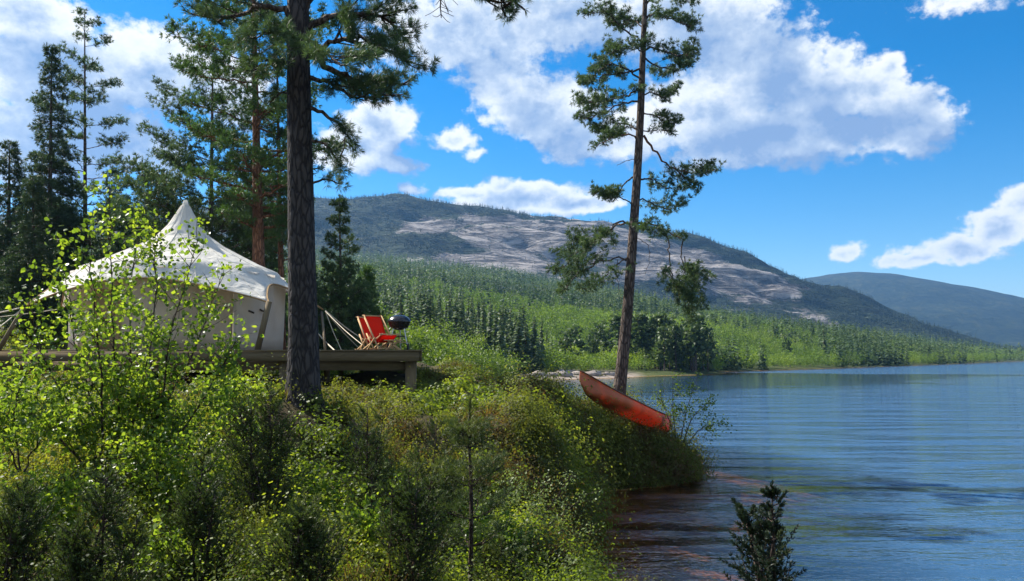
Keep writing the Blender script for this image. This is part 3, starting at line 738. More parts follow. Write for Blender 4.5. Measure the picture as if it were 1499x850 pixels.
juniper('rounded juniper on the slope beyond the thin young pine', 640, 8.6, 620, 50, 98, n_st=5, nb=115)
juniper('low dark juniper between willow and thin young pine at the bottom', 735, 6.2, 790, 45, 99, n_st=6, nb=100)
juniper('lone dark small juniper standing before the lake at the bottom right', 1136, 4.0, 726, 78, 100, base=at(1136, 930, 4.0), n_st=5, nb=80, mat='mountain_spruce', bl=.024, bw=.0055, seglen=.12, bn=20)  # darker needle colour than the other junipers paints in a backlit silhouette
juniper('small juniper left of the willow shrub', 665, 9.5, 700, 40, 101, n_st=6, nb=100)

# thin young pine
r_ = np.random.default_rng(5)
yb = at(688, 900, 6.0); yt = at(688, 585, 6.0)
root = thing('pine_sapling', yb, 'thin young pine with sparse needle whorls in the middle of the foreground', 'pine tree')
tr_ = Geo(); nd = Geo()
tube(tr_, smooth_poly([yb - yb, (at(690, 740, 6) - yb), (at(687, 640, 6) - yb), yt - yb], 20), np.linspace(.02, .006, 20), 7)
for py, w, nb in ((640, 26, 6), (655, 24, 4), (705, 52, 6), (712, 40, 4), (760, 55, 6), (800, 48, 5)):
    p = at(688, py, 6) - yb
    for k in range(nb):
        a = k * 2 * PI / nb + r_.uniform(0, .8); l = w / F * 6 * r_.uniform(.7, 1.15); d = np.array([math.cos(a), math.sin(a), .35])
        limb_growth(tr_, nd, [p, p + d * l * .5, p + d * l + [0, 0, l * .2]], .006, r_, 16, .055, .0032, .5, sub=6, sublen=.35, gap=.07, twr=.003, bare=.3)
pts = np.linspace(.0, 1, 14)[:, None] * (yt - at(688, 640, 6)) + at(688, 640, 6) - yb
blades(nd, pts, np.tile([0, 0, 1.], (14, 1)), 26, .055, .0032, .8, r_)
tr_.obj('trunk', M['twig'], root, True); nd.obj('crown', M['juniper'], root)

# ------------------------------------------------------------------ heath ground cover
def scatter_near(n, yr, xr, seed, smin=.0):
    r = np.random.default_rng(seed)
    u = r.uniform(0, 1, n)
    y = yr[0] * (yr[1] / yr[0]) ** u
    t = r.uniform(xr[0], xr[1], n); x = t * y
    s = sdist(x, y); k = s > smin
    return np.stack([x[k], y[k], H(x[k], y[k])], 1), s[k], r
P, s, r = scatter_near(20000, (3.2, 30), (-.8, .32), 201, .02)
keep = ~((P[:, 1] > 18) & (P[:, 1] < 24.5) & (P[:, 0] > -13) & (P[:, 0] < -2.3))
P = P[keep]; s = s[keep]
rb = np.random.default_rng(222)
ex_ = np.stack([rb.uniform(-2.9, 3.5, 2600), rb.uniform(18, 38, 2600)], 1); es_ = sdist(ex_[:, 0], ex_[:, 1]); eok = (es_ > .1) & (ex_[:, 0] > -2.05 - (ex_[:, 1] - 18) * .14); ex_, es_ = ex_[eok], es_[eok]
P = np.concatenate([P, np.stack([ex_[:, 0], ex_[:, 1], H(ex_[:, 0], ex_[:, 1])], 1)]); s = np.concatenate([s, es_])
bk = []
for (ax_, ay_), (bx_, by_) in zip(COAST[5:14], COAST[6:15]):
    L_seg = math.hypot(bx_ - ax_, by_ - ay_); nn_ = int(L_seg * 230); t_ = rb.uniform(0, 1, nn_); off_ = rb.uniform(-.05, 1.3, nn_) ** 1.0
    nx_, ny_ = -(by_ - ay_) / L_seg, (bx_ - ax_) / L_seg
    bk.append(np.stack([ax_ + (bx_ - ax_) * t_ + nx_ * off_, ay_ + (by_ - ay_) * t_ + ny_ * off_], 1))
bk = np.concatenate(bk); sb = sdist(bk[:, 0], bk[:, 1]); bk = bk[sb > .02]; sb = sb[sb > .02]
P = np.concatenate([P, np.stack([bk[:, 0], bk[:, 1], H(bk[:, 0], bk[:, 1])], 1)]); s = np.concatenate([s, sb])
cA, cB = at(852, 576, 20.6)[:2], at(984, 637, 24.2)[:2]; cd_ = (cB - cA) / np.linalg.norm(cB - cA)
ct = (P[:, :2] - cA) @ cd_; cdist = np.linalg.norm(P[:, :2] - cA - np.clip(ct, -.3, 4.3)[:, None] * cd_, axis=1)
cz_ = np.interp(ct, [0, 4.2], [at(852, 576, 20.6)[2], at(984, 637, 24.2)[2]])
cl = ((cdist > .5) | (P[:, 2] < cz_ - .5)) & (r.uniform(0, 1, len(P)) < np.where(np.arange(len(P)) < len(P) - len(bk), np.clip(.16 + .011 * P[:, 1], 0, .42) + .5 * (P[:, 1] > 17), .8))
P = P[cl]; s = s[cl]; cdist = cdist[cl]; n_ = len(P)
up = np.tile([0, 0, 1.], (n_, 1)) + np.stack([sstep(1.2, 0, s) * .9, -.4 * sstep(1.2, 0, s), 0 * s], 1); up = unit(up)
rad0 = r.lognormal(-1.55, .42, n_) * np.clip(.75 + P[:, 1] * .022, .8, 1.2)
rad0 = np.minimum(rad0, .42) * np.where((cdist < 1.3) & (s > .9), .6, 1) * np.where((s < 1.3) & (P[:, 1] > 12), r.lognormal(-.1, .45, n_), 1); hgt0 = rad0 * r.uniform(.8, 1.8, n_) * np.where((P[:, 1] > 13) & (P[:, 0] < -1), .6, 1)
patch = fbm(P[:, 0] * .7, P[:, 1] * .7, 3, 77) + r.normal(0, .07, n_)
tone = np.clip((fbm(P[:, 0] * .5 + 9, P[:, 1] * .5, 3, 5) - .5) * 2.2 + .5 + r.normal(0, .16, n_), 0, 1)
def clump(g, k, m_, px_size, asp, jit):
    P_, R_, Hh = P[k], rad0[k], hgt0[k]; nk = len(P_)
    dv = rand_unit(nk * m_, r); dv[:, 2] = np.abs(dv[:, 2]) ** .8; dv = unit(dv)
    lob = 1 + .45 * (vnoise(dv[:, 0] * 3 + np.repeat(P_[:, 0] * 7, m_), dv[:, 1] * 3 + dv[:, 2] * 2 + np.repeat(P_[:, 1] * 5, m_), 3) - .5) * 2
    q = r.uniform(.62, 1.05, nk * m_) * lob
    off = dv * np.stack([np.repeat(R_, m_) * q, np.repeat(R_, m_) * q, np.repeat(Hh, m_) * q], 1)
    C = np.repeat(P_, m_, 0) + off + np.repeat((up[k] - [0, 0, 1.]) * R_[:, None] * .8, m_, 0)
    sz = np.repeat(np.clip(P_[:, 1] / 1150 * px_size, .016, .07), m_)
    nrm = unit(dv + .38 * rand_unit(nk * m_, r)); t = unit(np.cross(nrm, rand_unit(nk * m_, r))); b_ = np.cross(nrm, t)
    sz = sz * r.uniform(.6, 1.3, nk * m_)
    V = np.stack([C - t * sz[:, None] * .5, C + b_ * (sz * asp * .5)[:, None], C + t * sz[:, None] * .5, C - b_ * (sz * asp * .5)[:, None]], 1).reshape(-1, 3)
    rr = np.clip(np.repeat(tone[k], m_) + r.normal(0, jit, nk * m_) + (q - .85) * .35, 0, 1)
    g.add(V, np.arange(len(V)).reshape(-1, 4), np.repeat(rr, 4))
hk = patch < .5 + .1 * sstep(8, 12, P[:, 1]) + .12 * (P[:, 0] > 1)
g = Geo(); kk = np.where(hk)[0]
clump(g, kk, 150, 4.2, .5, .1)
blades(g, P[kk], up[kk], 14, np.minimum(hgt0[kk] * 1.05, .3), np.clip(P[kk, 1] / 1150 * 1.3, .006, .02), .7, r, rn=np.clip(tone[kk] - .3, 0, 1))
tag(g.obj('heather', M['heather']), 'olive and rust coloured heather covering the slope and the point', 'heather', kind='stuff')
g = Geo(); kk = np.where(~hk)[0]
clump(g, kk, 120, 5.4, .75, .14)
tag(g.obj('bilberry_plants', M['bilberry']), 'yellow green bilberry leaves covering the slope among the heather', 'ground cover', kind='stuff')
print('clumps', n_)

# ------------------------------------------------------------------ platform
def wood(name, c1, c2, sc=6, axis=0):
    m, nt, out = newmat(name)
    st = [1, 1, 1]; st = [sc * 4] * 3; st[axis] = sc * .35
    v = mapping(nt, obj_co(nt), st)
    n_ = noise(nt, 1, 5, v, .65, .8)
    n3 = noise(nt, 1.2, 2, geo_pos(nt))
    f = math_(nt, 'ADD', math_(nt, 'MULTIPLY', n_, .7), math_(nt, 'MULTIPLY', n3, .3))
    princ(nt, out, ramp(nt, f, [(.3, c1), (.7, c2)]), .8, .2, bump=n_, bstr=.4, bdist=.01)
    return m
M['deck_wood'] = wood('weathered_timber', (.085, .062, .035), (.19, .145, .085))
M['post_wood'] = wood('timber_post', (.1, .073, .04), (.21, .158, .09), axis=2)
M['chair_wood'] = wood('pale_wood', (.4, .24, .11), (.62, .42, .22), 14)
DZ = 3.63; DX0, DX1, DY0, DY1 = -12.6, -2.07, 18.0, 24.6
dk = thing('wooden_platform', (-2.2, 18.1, h1(-2.2, 18.1)), 'low weathered timber platform on posts that carries the tent, chairs and grill', 'platform')
O = np.array(dk.location)
def dpart(name, fn, mat):
    g = Geo(); fn(g); g.v = [v - O for v in g.v]; return g.obj(name, M[mat], dk)
def boards(g):
    y = DY0 + .03
    while y < DY1:
        x1 = DX1 - (y - DY0) * .14
        box(g, ((DX0 + x1) / 2, y + .06, DZ - .014), (x1 - DX0, .138, .028), None, rng.uniform()); y += .145
dpart('decking', boards, 'deck_wood')
dpart('front_beam', lambda g: box(g, ((DX0 + DX1) / 2 - .02, DY0 - .03, DZ - .135), (DX1 - DX0 - .04, .05, .225)), 'deck_wood')
dpart('side_beam', lambda g: bar(g, (DX1 - .01, DY0, DZ - .14), (DX1 - .01 - (DY1 - DY0) * .14, DY1, DZ - .14), .05, .22), 'deck_wood')
dpart('cap_board', lambda g: box(g, ((DX0 + DX1) / 2 + .03, DY0 - .035, DZ - .004), (DX1 - DX0 + .02, .12, .034)), 'deck_wood')
dpart('cross_beam', lambda g: box(g, ((DX0 + DX1) / 2 - .2, DY0 + .3, DZ - .36), (DX1 - DX0 - .3, .1, .2)), 'deck_wood')
for yy in (DY0 + 2.3, DY0 + 4.4, DY1 - .2):
    dpart('cross_beam', lambda g: box(g, ((DX0 + DX1) / 2 - .7, yy, DZ - .36), (DX1 - DX0 - 1.4, .1, .2)), 'deck_wood')
for xx in (-2.33, -5.28, -8.4, -11.6):
    for yy in (DY0 + .11, DY0 + 2.3, DY0 + 4.4, DY1 - .2):
        if yy > 19 and (xx < -6 or xx > -3): continue
        zb = h1(xx, yy) - .3
        dpart('post', lambda g: box(g, (xx, yy + .11, (DZ - .25 + zb) / 2), (.24 if xx > -3 else .14, .16, DZ - .25 - zb)), 'post_wood')

# ------------------------------------------------------------------ tent
def canvas(name, c1, c2, trans=.18):
    m, nt, out = newmat(name)
    n_ = noise(nt, 1.4, 5, obj_co(nt), .6)
    c = ramp(nt, n_, [(.3, c1), (.7, c2)])
    wv = noise(nt, 2.2, 3, mapping(nt, obj_co(nt), (1, 1, .35)), .5, .5)
    p = princ(nt, None, c, .9, .1, bump=wv, bstr=.8, bdist=.14)
    t = nt.nodes.new('ShaderNodeBsdfTranslucent'); nt.links.new(c, t.inputs[0])
    mx = nt.nodes.new('ShaderNodeMixShader'); mx.inputs[0].default_value = trans
    nt.links.new(p.outputs[0], mx.inputs[1]); nt.links.new(t.outputs[0], mx.inputs[2]); nt.links.new(mx.outputs[0], out.inputs[0])
    return m
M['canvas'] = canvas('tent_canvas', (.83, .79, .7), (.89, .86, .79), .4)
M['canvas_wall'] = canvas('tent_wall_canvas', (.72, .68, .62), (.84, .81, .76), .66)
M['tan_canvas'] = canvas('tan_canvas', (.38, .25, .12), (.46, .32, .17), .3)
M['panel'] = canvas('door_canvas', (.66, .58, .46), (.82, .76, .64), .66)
def plain(name, c, rough=.6, spec=.3, metal=0, sc=20, var=.25):
    m, nt, out = newmat(name)
    n_ = noise(nt, sc, 4, obj_co(nt))
    c1 = tuple(v * (1 - var) for v in c); c2 = tuple(min(1, v * (1 + var)) for v in c)
    princ(nt, out, ramp(nt, n_, [(.3, c1), (.7, c2)]), rough, spec, metal)
    return m
M['rope'] = plain('rope', (.55, .47, .33))
TC = np.array([at(268, 400, 21.0)[0], 21.0, DZ])
tent = thing('bell_tent', TC, 'cream canvas bell tent with pointed peak and arched scalloped eaves on the platform', 'tent')
CORN = [(-39, 4.0, 1.13), (9, 3.75, 1.1), (60, 3.6, 1.2), (115, 3.6, 1.2), (172, 3.6, 1.15), (229, 3.75, 1.0)]
def eave(a):
    """radius, height of the canopy edge at angle a (deg)"""
    A_ = [c[0] for c in CORN] + [CORN[0][0] + 360]
    a = (a - A_[0]) % 360 + A_[0]
    for k in range(6):
        if A_[k] <= a <= A_[k + 1]:
            c0, c1 = CORN[k], CORN[(k + 1) % 6]; q = (a - A_[k]) / (A_[k + 1] - A_[k])
            w = math.sin(PI * q) ** .75
            r0_ = c0[1] * (1 - q) + c1[1] * q; h0 = c0[2] * (1 - q) + c1[2] * q
            return r0_ + (2.82 - r0_) * w, h0 + ((1.68 if k == 5 else 1.72) - h0) * w ** 1.0, w
PROF = [(0.0, 4.02), (.1, 3.92), (.22, 3.7), (.42, 3.36), (.66, 3.08), (1.04, 2.81), (1.53, 2.55), (2.0, 2.31), (2.45, 2.12)]
def canopy():
    g = Geo(); na = 144; rows = []
    angs = [CORN[0][0] + 360 * k / na for k in range(na)]
    nr = len(PROF); ne = 7
    for a in angs:
        re_, he, w = eave(a); ca, sa = math.cos(math.radians(a)), math.sin(math.radians(a))
        fl = 1 + .012 * math.cos(math.radians(a) * 12)
        col = [(r_ * fl * ca, r_ * fl * sa, h_) for r_, h_ in PROF]
        for k in range(1, ne + 1):
            q = k / ne
            r_ = 2.45 + (re_ - 2.45) * q; h_ = 2.12 + (he - 2.12) * q + .1 * math.sin(PI * q) * (1 - .9 * w) * (-1)
            col.append((r_ * ca, r_ * sa, h_))
        rows.append(col)
    V = np.array(rows); n = V.shape[1]
    i = np.arange(na)[:, None]; j = np.arange(n - 1)[None]
    f = np.stack([i * n + j, i * n + j + 1, ((i + 1) % na) * n + j + 1, ((i + 1) % na) * n + j], -1).reshape(-1, 4)
    g.add(V.reshape(-1, 3), f)
    for k in range(0, na, 9): tube(g, V[k, 1:] + [0, 0, .006], .009, 4)
    return g, V[:, -1]
g, edge = canopy()
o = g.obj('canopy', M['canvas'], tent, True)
md = o.modifiers.new('thick', 'SOLIDIFY'); md.thickness = .012
g = Geo(); tube(g, np.vstack([edge, edge[:1]]), .022, 6); g.obj('eave_band', M['tan_canvas'], tent, True)
g = Geo(); tube(g, [(0, 0, 3.86), (0, 0, 4.07)], [.11, .05], 8); g.obj('peak_cap', M['canvas'], tent, True)
# wall, with an open front arc closed by a tan door sheet and mesh panels
def wall(a0, a1, n, name, mat, r0=2.5, top=2.0, z0=0.0):
    g = Geo(); a = np.radians(np.linspace(a0, a1, n)); zz = np.linspace(z0, top, 7)
    fl = 1 + .018 * np.sin(a * 22)[:, None] * (zz / top)[None] ** .5
    V = np.stack([np.cos(a)[:, None] * r0 * fl, np.sin(a)[:, None] * r0 * fl, np.repeat(zz[None], n, 0)], -1)
    m_ = 7; i = np.arange(n - 1)[:, None]; j = np.arange(m_ - 1)[None]
    f = np.stack([i * m_ + j, (i + 1) * m_ + j, (i + 1) * m_ + j + 1, i * m_ + j + 1], -1).reshape(-1, 4)
    g.add(V.reshape(-1, 3), f); o = g.obj(name, M[mat], tent, True)
    md = o.modifiers.new('thick', 'SOLIDIFY'); md.thickness = .01
    return o
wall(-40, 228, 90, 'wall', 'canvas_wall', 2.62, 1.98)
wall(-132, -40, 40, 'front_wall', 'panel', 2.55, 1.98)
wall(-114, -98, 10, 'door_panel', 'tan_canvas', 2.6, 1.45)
for a_, zc in ((-22, 1.05), (-19, .82), (-30, 1.0)):
    g = Geo(); ar = math.radians(a_); tvec = np.array([-math.sin(ar), math.cos(ar), 0]); nv = np.array([math.cos(ar), math.sin(ar), 0])
    bar(g, nv * 2.66 - tvec * .09 + [0, 0, zc], nv * 2.66 + tvec * .09 + [0, 0, zc - .05], .012, .045); g.obj('window_flap', M['twig'], tent)
fc = np.array([math.cos(math.radians(-39)) * 4.0, math.sin(math.radians(-39)) * 4.0, 1.13])
pb = at(377, 511, 18.4) - TC; pb[2] = 0
g = Geo(); bar(g, pb, fc + (fc - pb) * .02, .11, .11); g.obj('corner_post', M['post_wood'], tent)
def cpos(k, zoff=0):
    a, r_, h_ = CORN[k]; return np.array([math.cos(math.radians(a)) * r_, math.sin(math.radians(a)) * r_, h_ + zoff])
def rope(a, b, r_=.012):
    g = Geo(); a = np.asarray(a); b = np.asarray(b)
    tube(g, smooth_poly([a, (a + b) / 2 - [0, 0, .04], b], 9), r_, 5); return g.obj('guy_rope', M['rope'], tent, True)
rc = cpos(1)
rope(rc, at(537, 510, 19.2) - TC); rope(rc + [0, 0, .02], at(532, 497, 22) - TC, .016); rope(rc, at(500, 513, 21) - TC); rope(rc - [.4, -.2, .4], at(490, 513, 18.6) - TC, .018); rope(rc, at(528, 512, 23.5) - TC)
rope(cpos(5), at(-60, 465, 17.2) - TC, .016); rope(cpos(5), at(-40, 505, 17) - TC); rope(cpos(4), at(-80, 470, 21) - TC)
g = Geo(); bar(g, at(476, 512, 19.0) - TC, rc - [.1, 0, .02], .06, .06); g.obj('corner_post', M['post_wood'], tent)
lp = cpos(5); g = Geo(); bar(g, [lp[0] - .35, lp[1] - .3, 0], lp, .09, .09); g.obj('corner_post', M['post_wood'], tent)

# ------------------------------------------------------------------ camp chairs
M['red_cloth'] = canvas('red_canvas', (.62, .03, .012), (.72, .045, .02), .45)
def chair(label, loc, rz, group):
    c = thing('camp_chair', loc, label, 'chair', group, rz)
    W = .27; c.scale = (.93, .93, .96)
    def part(name, fn, mat='chair_wood'):
        g = Geo(); fn(g); return g.obj(name, M[mat], c)
    for s in (-1, 1):
        part('back_rail', lambda g: bar(g, (.36, s * W, .02), (-.36, s * W, .88), .035, .028))
        part('seat_rail', lambda g: bar(g, (-.42, s * (W - .045), .02), (.44, s * (W - .045), .4), .035, .028))
        part('leg', lambda g: bar(g, (-.1, s * (W + .035), .02), (.2, s * (W + .035), .3), .03, .025))
        part('leg', lambda g: bar(g, (.2, s * (W + .035), .015), (-.16, s * (W + .035), .42), .03, .025))
    for x, z in ((-.36, .87), (.43, .39), (-.4, .03), (.34, .05), (.0, .3)):
        part('crossbar', lambda g: bar(g, (x, -W - .03, z), (x, W + .03, z), .03, .03))
    g = Geo(); pr = smooth_poly([(-.375, 0, .9), (-.24, 0, .66), (-.06, 0, .36), (.1, 0, .24), (.28, 0, .29), (.43, 0, .41)], 20)
    ny = 9; yy = np.linspace(-W + .02, W - .02, ny)
    V = pr[:, None] + np.stack([0 * yy, yy, -.05 * np.cos(yy / W * PI / 2)], -1)[None]
    i = np.arange(19)[:, None] * ny; j = np.arange(ny - 1)[None]
    g.add(V.reshape(-1, 3), np.stack([i + j, i + j + 1, i + ny + j + 1, i + ny + j], -1).reshape(-1, 4))
    o = g.obj('sling', M['red_cloth'], c, True); o.modifiers.new('thick', 'SOLIDIFY').thickness = .006
    return c
cx = at(556, 512, 18.75)
chair('red canvas camp chair with crossed wooden legs nearest the platform edge', (cx[0], 18.75, DZ + .003), math.radians(-46), 'red camp chairs')
cx = at(545, 512, 19.5)
chair('second red canvas camp chair partly hidden behind the front red chair', (cx[0], 19.5, DZ + .003), math.radians(-52), 'red camp chairs')
# low slatted stool beside
st = thing('wooden_stool', (at(573, 511, 18.5)[0] + .05, 18.5, DZ + .003), 'small pale slatted wooden stool beside the red chair', 'stool')
g = Geo()
for k in range(5): box(g, (0, -.15 + k * .075, .235), (.4, .055, .02))
g.obj('seat', M['chair_wood'], st)
for sx in (-1, 1):
    for sy in (-1, 1):
        g = Geo(); bar(g, (sx * .17, sy * .13, 0), (-sx * .12, sy * .13, .224), .03, .03); g.obj('leg', M['chair_wood'], st)

# ------------------------------------------------------------------ kettle grill
M['enamel'] = plain('black_enamel', (.012, .012, .014), .22, .6)
M['steel'] = plain('steel', (.5, .5, .5), .35, .5, .9)
M['rubber'] = plain('black_rubber', (.02, .02, .02), .7)
gc = at(584, 512, 19.3)
gr = thing('kettle_grill', (gc[0], 19.3, DZ + .003), 'black round kettle grill on legs with two wheels at the platform corner', 'grill')
def lathe(prof, n=28):
    g = Geo(); p = np.array(prof); a = np.arange(n) * 2 * PI / n
    V = np.stack([p[:, 0:1] * np.cos(a), p[:, 0:1] * np.sin(a), np.repeat(p[:, 1:2], n, 1)], -1)
    i = np.arange(len(p) - 1)[:, None] * n; j = np.arange(n)[None]; k = (j + 1) % n
    g.add(V.reshape(-1, 3), np.stack([i + j, i + k, i + n + k, i + n + j], -1).reshape(-1, 4)); return g
R_ = .27
lathe([(.03, .5), (.12, .515), (.2, .56), (.25, .62), (R_, .7), (R_ + .008, .705), (R_ + .008, .715)]).obj('bowl', M['enamel'], gr, True)
lid = lathe([(R_ + .014, .71), (R_ + .014, .735), (.255, .775), (.21, .825), (.13, .86), (.05, .875), (.001, .878)]).obj('lid', M['enamel'], gr, True)
g = Geo(); tube(g, [(-.06, 0, .87), (-.06, 0, .91), (.06, 0, .91), (.06, 0, .87)], .012, 6); g.obj('handle', M['rubber'], lid)
for a in (90, 210, 330):
    ar = math.radians(a); g = Geo(); tube(g, [(math.cos(ar) * .15, math.sin(ar) * .15, .545), (math.cos(ar) * .27, math.sin(ar) * .27, .05 if a != 90 else .0)], .014, 7); g.obj('leg', M['steel'], gr, True)
for a in (210, 330):
    ar = math.radians(a); c_ = np.array([math.cos(ar) * .28, math.sin(ar) * .28, .085])
    g = Geo(); n = 16; aa = np.arange(n) * 2 * PI / n
    dx = np.array([1, 0, 0.])
    for sgn in (0,):
        tube(g, [c_ + dx * -.02, c_ + dx * .02], .085, 16)
    w_ = g.obj('wheel', M['rubber'], gr)
lathe([(.001, .335), (.15, .335), (.155, .35), (.15, .36), (.001, .36)]).obj('ash_pan', M['enamel'], gr, True)
g = Geo(); box(g, (0, -.02, .2), (.42, .3, .015)); g.obj('shelf', M['chair_wood'], gr)

# ------------------------------------------------------------------ canoe
def canoe_mat():
    m, nt, out = newmat('canoe_red')
    n_ = noise(nt, 2.5, 5, obj_co(nt), .6)
    c = ramp(nt, n_, [(.3, (.42, .1, .03)), (.7, (.58, .16, .05))])
    sc_ = noise(nt, 1, 4, mapping(nt, obj_co(nt), (1.2, 14, 22)), .7)
    c = mixc(nt, math_(nt, 'MULTIPLY_ADD', sc_, 7, -4.9, True), c, (.5, .36, .28))
    p = princ(nt, None, c, .42, .4)
    t = nt.nodes.new('ShaderNodeBsdfTranslucent'); t.inputs[0].default_value = (.95, .12, .03, 1)
    mx = nt.nodes.new('ShaderNodeMixShader'); mx.inputs[0].default_value = .22
    nt.links.new(p.outputs[0], mx.inputs[1]); nt.links.new(t.outputs[0], mx.inputs[2]); nt.links.new(mx.outputs[0], out.inputs[0])
    return m
M['canoe'] = canoe_mat()
M['gunwale'] = plain('dark_gunwale', (.12, .05, .035), .5)
M['ash'] = plain('varnished_ash', (.62, .42, .24), .45, .4)
LC = 4.7
def canoe_sec(u):
    """u in -1..1 -> sheer height, keel height, half beam"""
    a = abs(u)
    sheer = .29 + .33 * a ** 2.6
    keel = .0 + .05 * a ** 4 + .26 * max(0, (a - .86) / .14) ** 2.2
    beam = .39 * max(0.0, 1 - a ** 2.3) ** .8
    return sheer, keel, beam
B0 = at(852, 576, 20.6); S0 = at(984, 637, 24.2)
ax = unit(B0 - S0); mid = (B0 + S0) / 2
side = unit(np.cross(ax, [0, 0, 1.])); upv = np.cross(side, ax)
roll = math.radians(-14)
s2 = side * math.cos(roll) + upv * math.sin(roll); u2 = -side * math.sin(roll) + upv * math.cos(roll)
MX = Matrix(((ax[0], s2[0], u2[0], mid[0]), (ax[1], s2[1], u2[1], mid[1]), (ax[2], s2[2], u2[2], mid[2]), (0, 0, 0, 1)))
cn = thing('canoe', (0, 0, 0), 'red open canoe drawn up on the heath point in front of the slender pine', 'canoe')
cn.matrix_world = MX
LC = np.linalg.norm(B0 - S0)
ns, nw = 60, 17
U = np.sin(np.linspace(-1, 1, ns) * PI / 2)
V = np.zeros((ns, nw, 3)); 
for i, u in enumerate(U):
    sh, ke, be = canoe_sec(u)
    for j in range(nw):
        w = -1 + 2 * j / (nw - 1); a = abs(w)
        y = be * math.copysign(min(1.0, (1 - (1 - a) ** 2.2)) , w) * (1.0 if a < .9 else 1.0)
        z = ke + (sh - ke) * a ** 2.6
        # recurved stems
        q = max(0, (abs(u) - .9) / .1); hz = (z - .1) / .6
        x = u * LC / 2 + math.copysign(1, u) * q * (.09 * math.sin(PI * np.clip(hz, 0, 1)) - .12 * max(0, .25 - hz) - .05 * max(0, hz - .8) / .2)
        V[i, j] = (x, y, z)
g = Geo(); i = np.arange(ns - 1)[:, None] * nw; j = np.arange(nw - 1)[None]
g.add(V.reshape(-1, 3), np.stack([i + j, i + j + 1, i + nw + j + 1, i + nw + j], -1).reshape(-1, 4))
o = g.obj('hull', M['canoe'], cn, True); md = o.modifiers.new('thick', 'SOLIDIFY'); md.thickness = .008
for sd in (0, nw - 1):
    g = Geo(); tube(g, V[:, sd], .02, 6); g.obj('gunwale', M['gunwale'], cn, True)
for u in (-.55, .5, 0):
    sh, ke, be = canoe_sec(u); g = Geo(); box(g, (u * LC / 2, 0, sh - .06), (.2 if u else .06, be * 2 - .03, .02)); g.obj('seat' if u else 'thwart', M['ash'], cn)
for u0 in (-.99, .99):
    g = Geo(); uu = [.8, .86, .93, .985]; pts = []
    rows = [(math.copysign(u, u0) * LC / 2, canoe_sec(u)[2], canoe_sec(u)[0] + .004) for u in uu]
    Vv = np.array([(x, s * b_, z) for x, b_, z in rows for s in (-1, 1)])
    g.add(Vv, [[2 * k, 2 * k + 1, 2 * k + 3, 2 * k + 2] for k in range(3)]); o = g.obj('deck_plate', M['ash'], cn); o.modifiers.new('thick', 'SOLIDIFY').thickness = .012

# ------------------------------------------------------------------ far shore: forest
def proto_spruce(r, h, w, lv=16, br=8):
    t = Geo(); c = Geo()
    tube(t, [(0, 0, -.5), (0, 0, h * .5), (0, 0, h)], [h * .014 + .04, h * .01 + .02, .01], 5)
    V = []; R = []
    for k in range(lv):
        s = .08 + .92 * k / lv; z = h * s
        for b_ in range(br):
            a = r.uniform(0, 2 * PI); l = w * (1 - s) ** .85 * r.uniform(.6, 1.2) + .12; dz = -l * r.uniform(.15, .6)
            ww = l * r.uniform(.28, .5) + .05; ca, sa = math.cos(a), math.sin(a)
            z0 = z + r.uniform(-.5, .5) * h / lv
            V += [(0, 0, z0 + .25 * l), (ca * l * .6 - sa * ww, sa * l * .6 + ca * ww, z0 + dz * .45), (ca * l, sa * l, z0 + dz), (ca * l * .6 + sa * ww, sa * l * .6 - ca * ww, z0 + dz * .45)]
            R += [r.uniform(0, 1)] * 4
    c.add(V, np.arange(len(V)).reshape(-1, 4), R)
    return t, c
def proto_pine(r, h, w, cl=46, per=12, low=.35):
    t = Geo(); c = Geo()
    tube(t, [(0, 0, -.5), (r.normal() * .15, r.normal() * .15, h * .5), (0, 0, h * .96)], [h * .016 + .04, h * .012 + .02, .02], 5)
    C = []
    for k in range(cl):
        s = low + (1 - low) * r.uniform(0, 1); a = r.uniform(0, 2 * PI); l = w * math.sqrt(max(.02, 1 - ((s - .55) / .5) ** 2)) * r.uniform(.35, 1.0)
        C.append((math.cos(a) * l, math.sin(a) * l, h * s + r.uniform(-.2, .3)))
    C = np.array(C); m_ = len(C) * per
    P = np.repeat(C, per, 0) + r.normal(size=(m_, 3)) * np.array([.34, .34, .17]) * w * .55
    leaves(c, P, w * .34, r, .6, rn=np.clip(np.repeat(r.uniform(0, 1, len(C)), per) + r.uniform(-.3, .3, m_), 0, 1))
    return t, c
def proto_birch(r, h, w, cl=40, per=12):
    t = Geo(); c = Geo()
    tube(t, [(0, 0, -.5), (r.normal() * .1, 0, h * .5), (0, 0, h * .9)], [h * .01 + .03, h * .008 + .015, .01], 5)
    C = rand_unit(cl, r) * (r.uniform(0, 1, cl) ** .4)[:, None] * np.array([w, w, h * .42]) + [0, 0, h * .55]
    m_ = cl * per
    P = np.repeat(C, per, 0) + r.normal(size=(m_, 3)) * w * .2
    leaves(c, P, w * .22, r, .5, rn=np.clip(np.repeat(r.uniform(0, 1, cl), per) + r.uniform(-.3, .3, m_), 0, 1))
    return t, c
rf = np.random.default_rng(404)
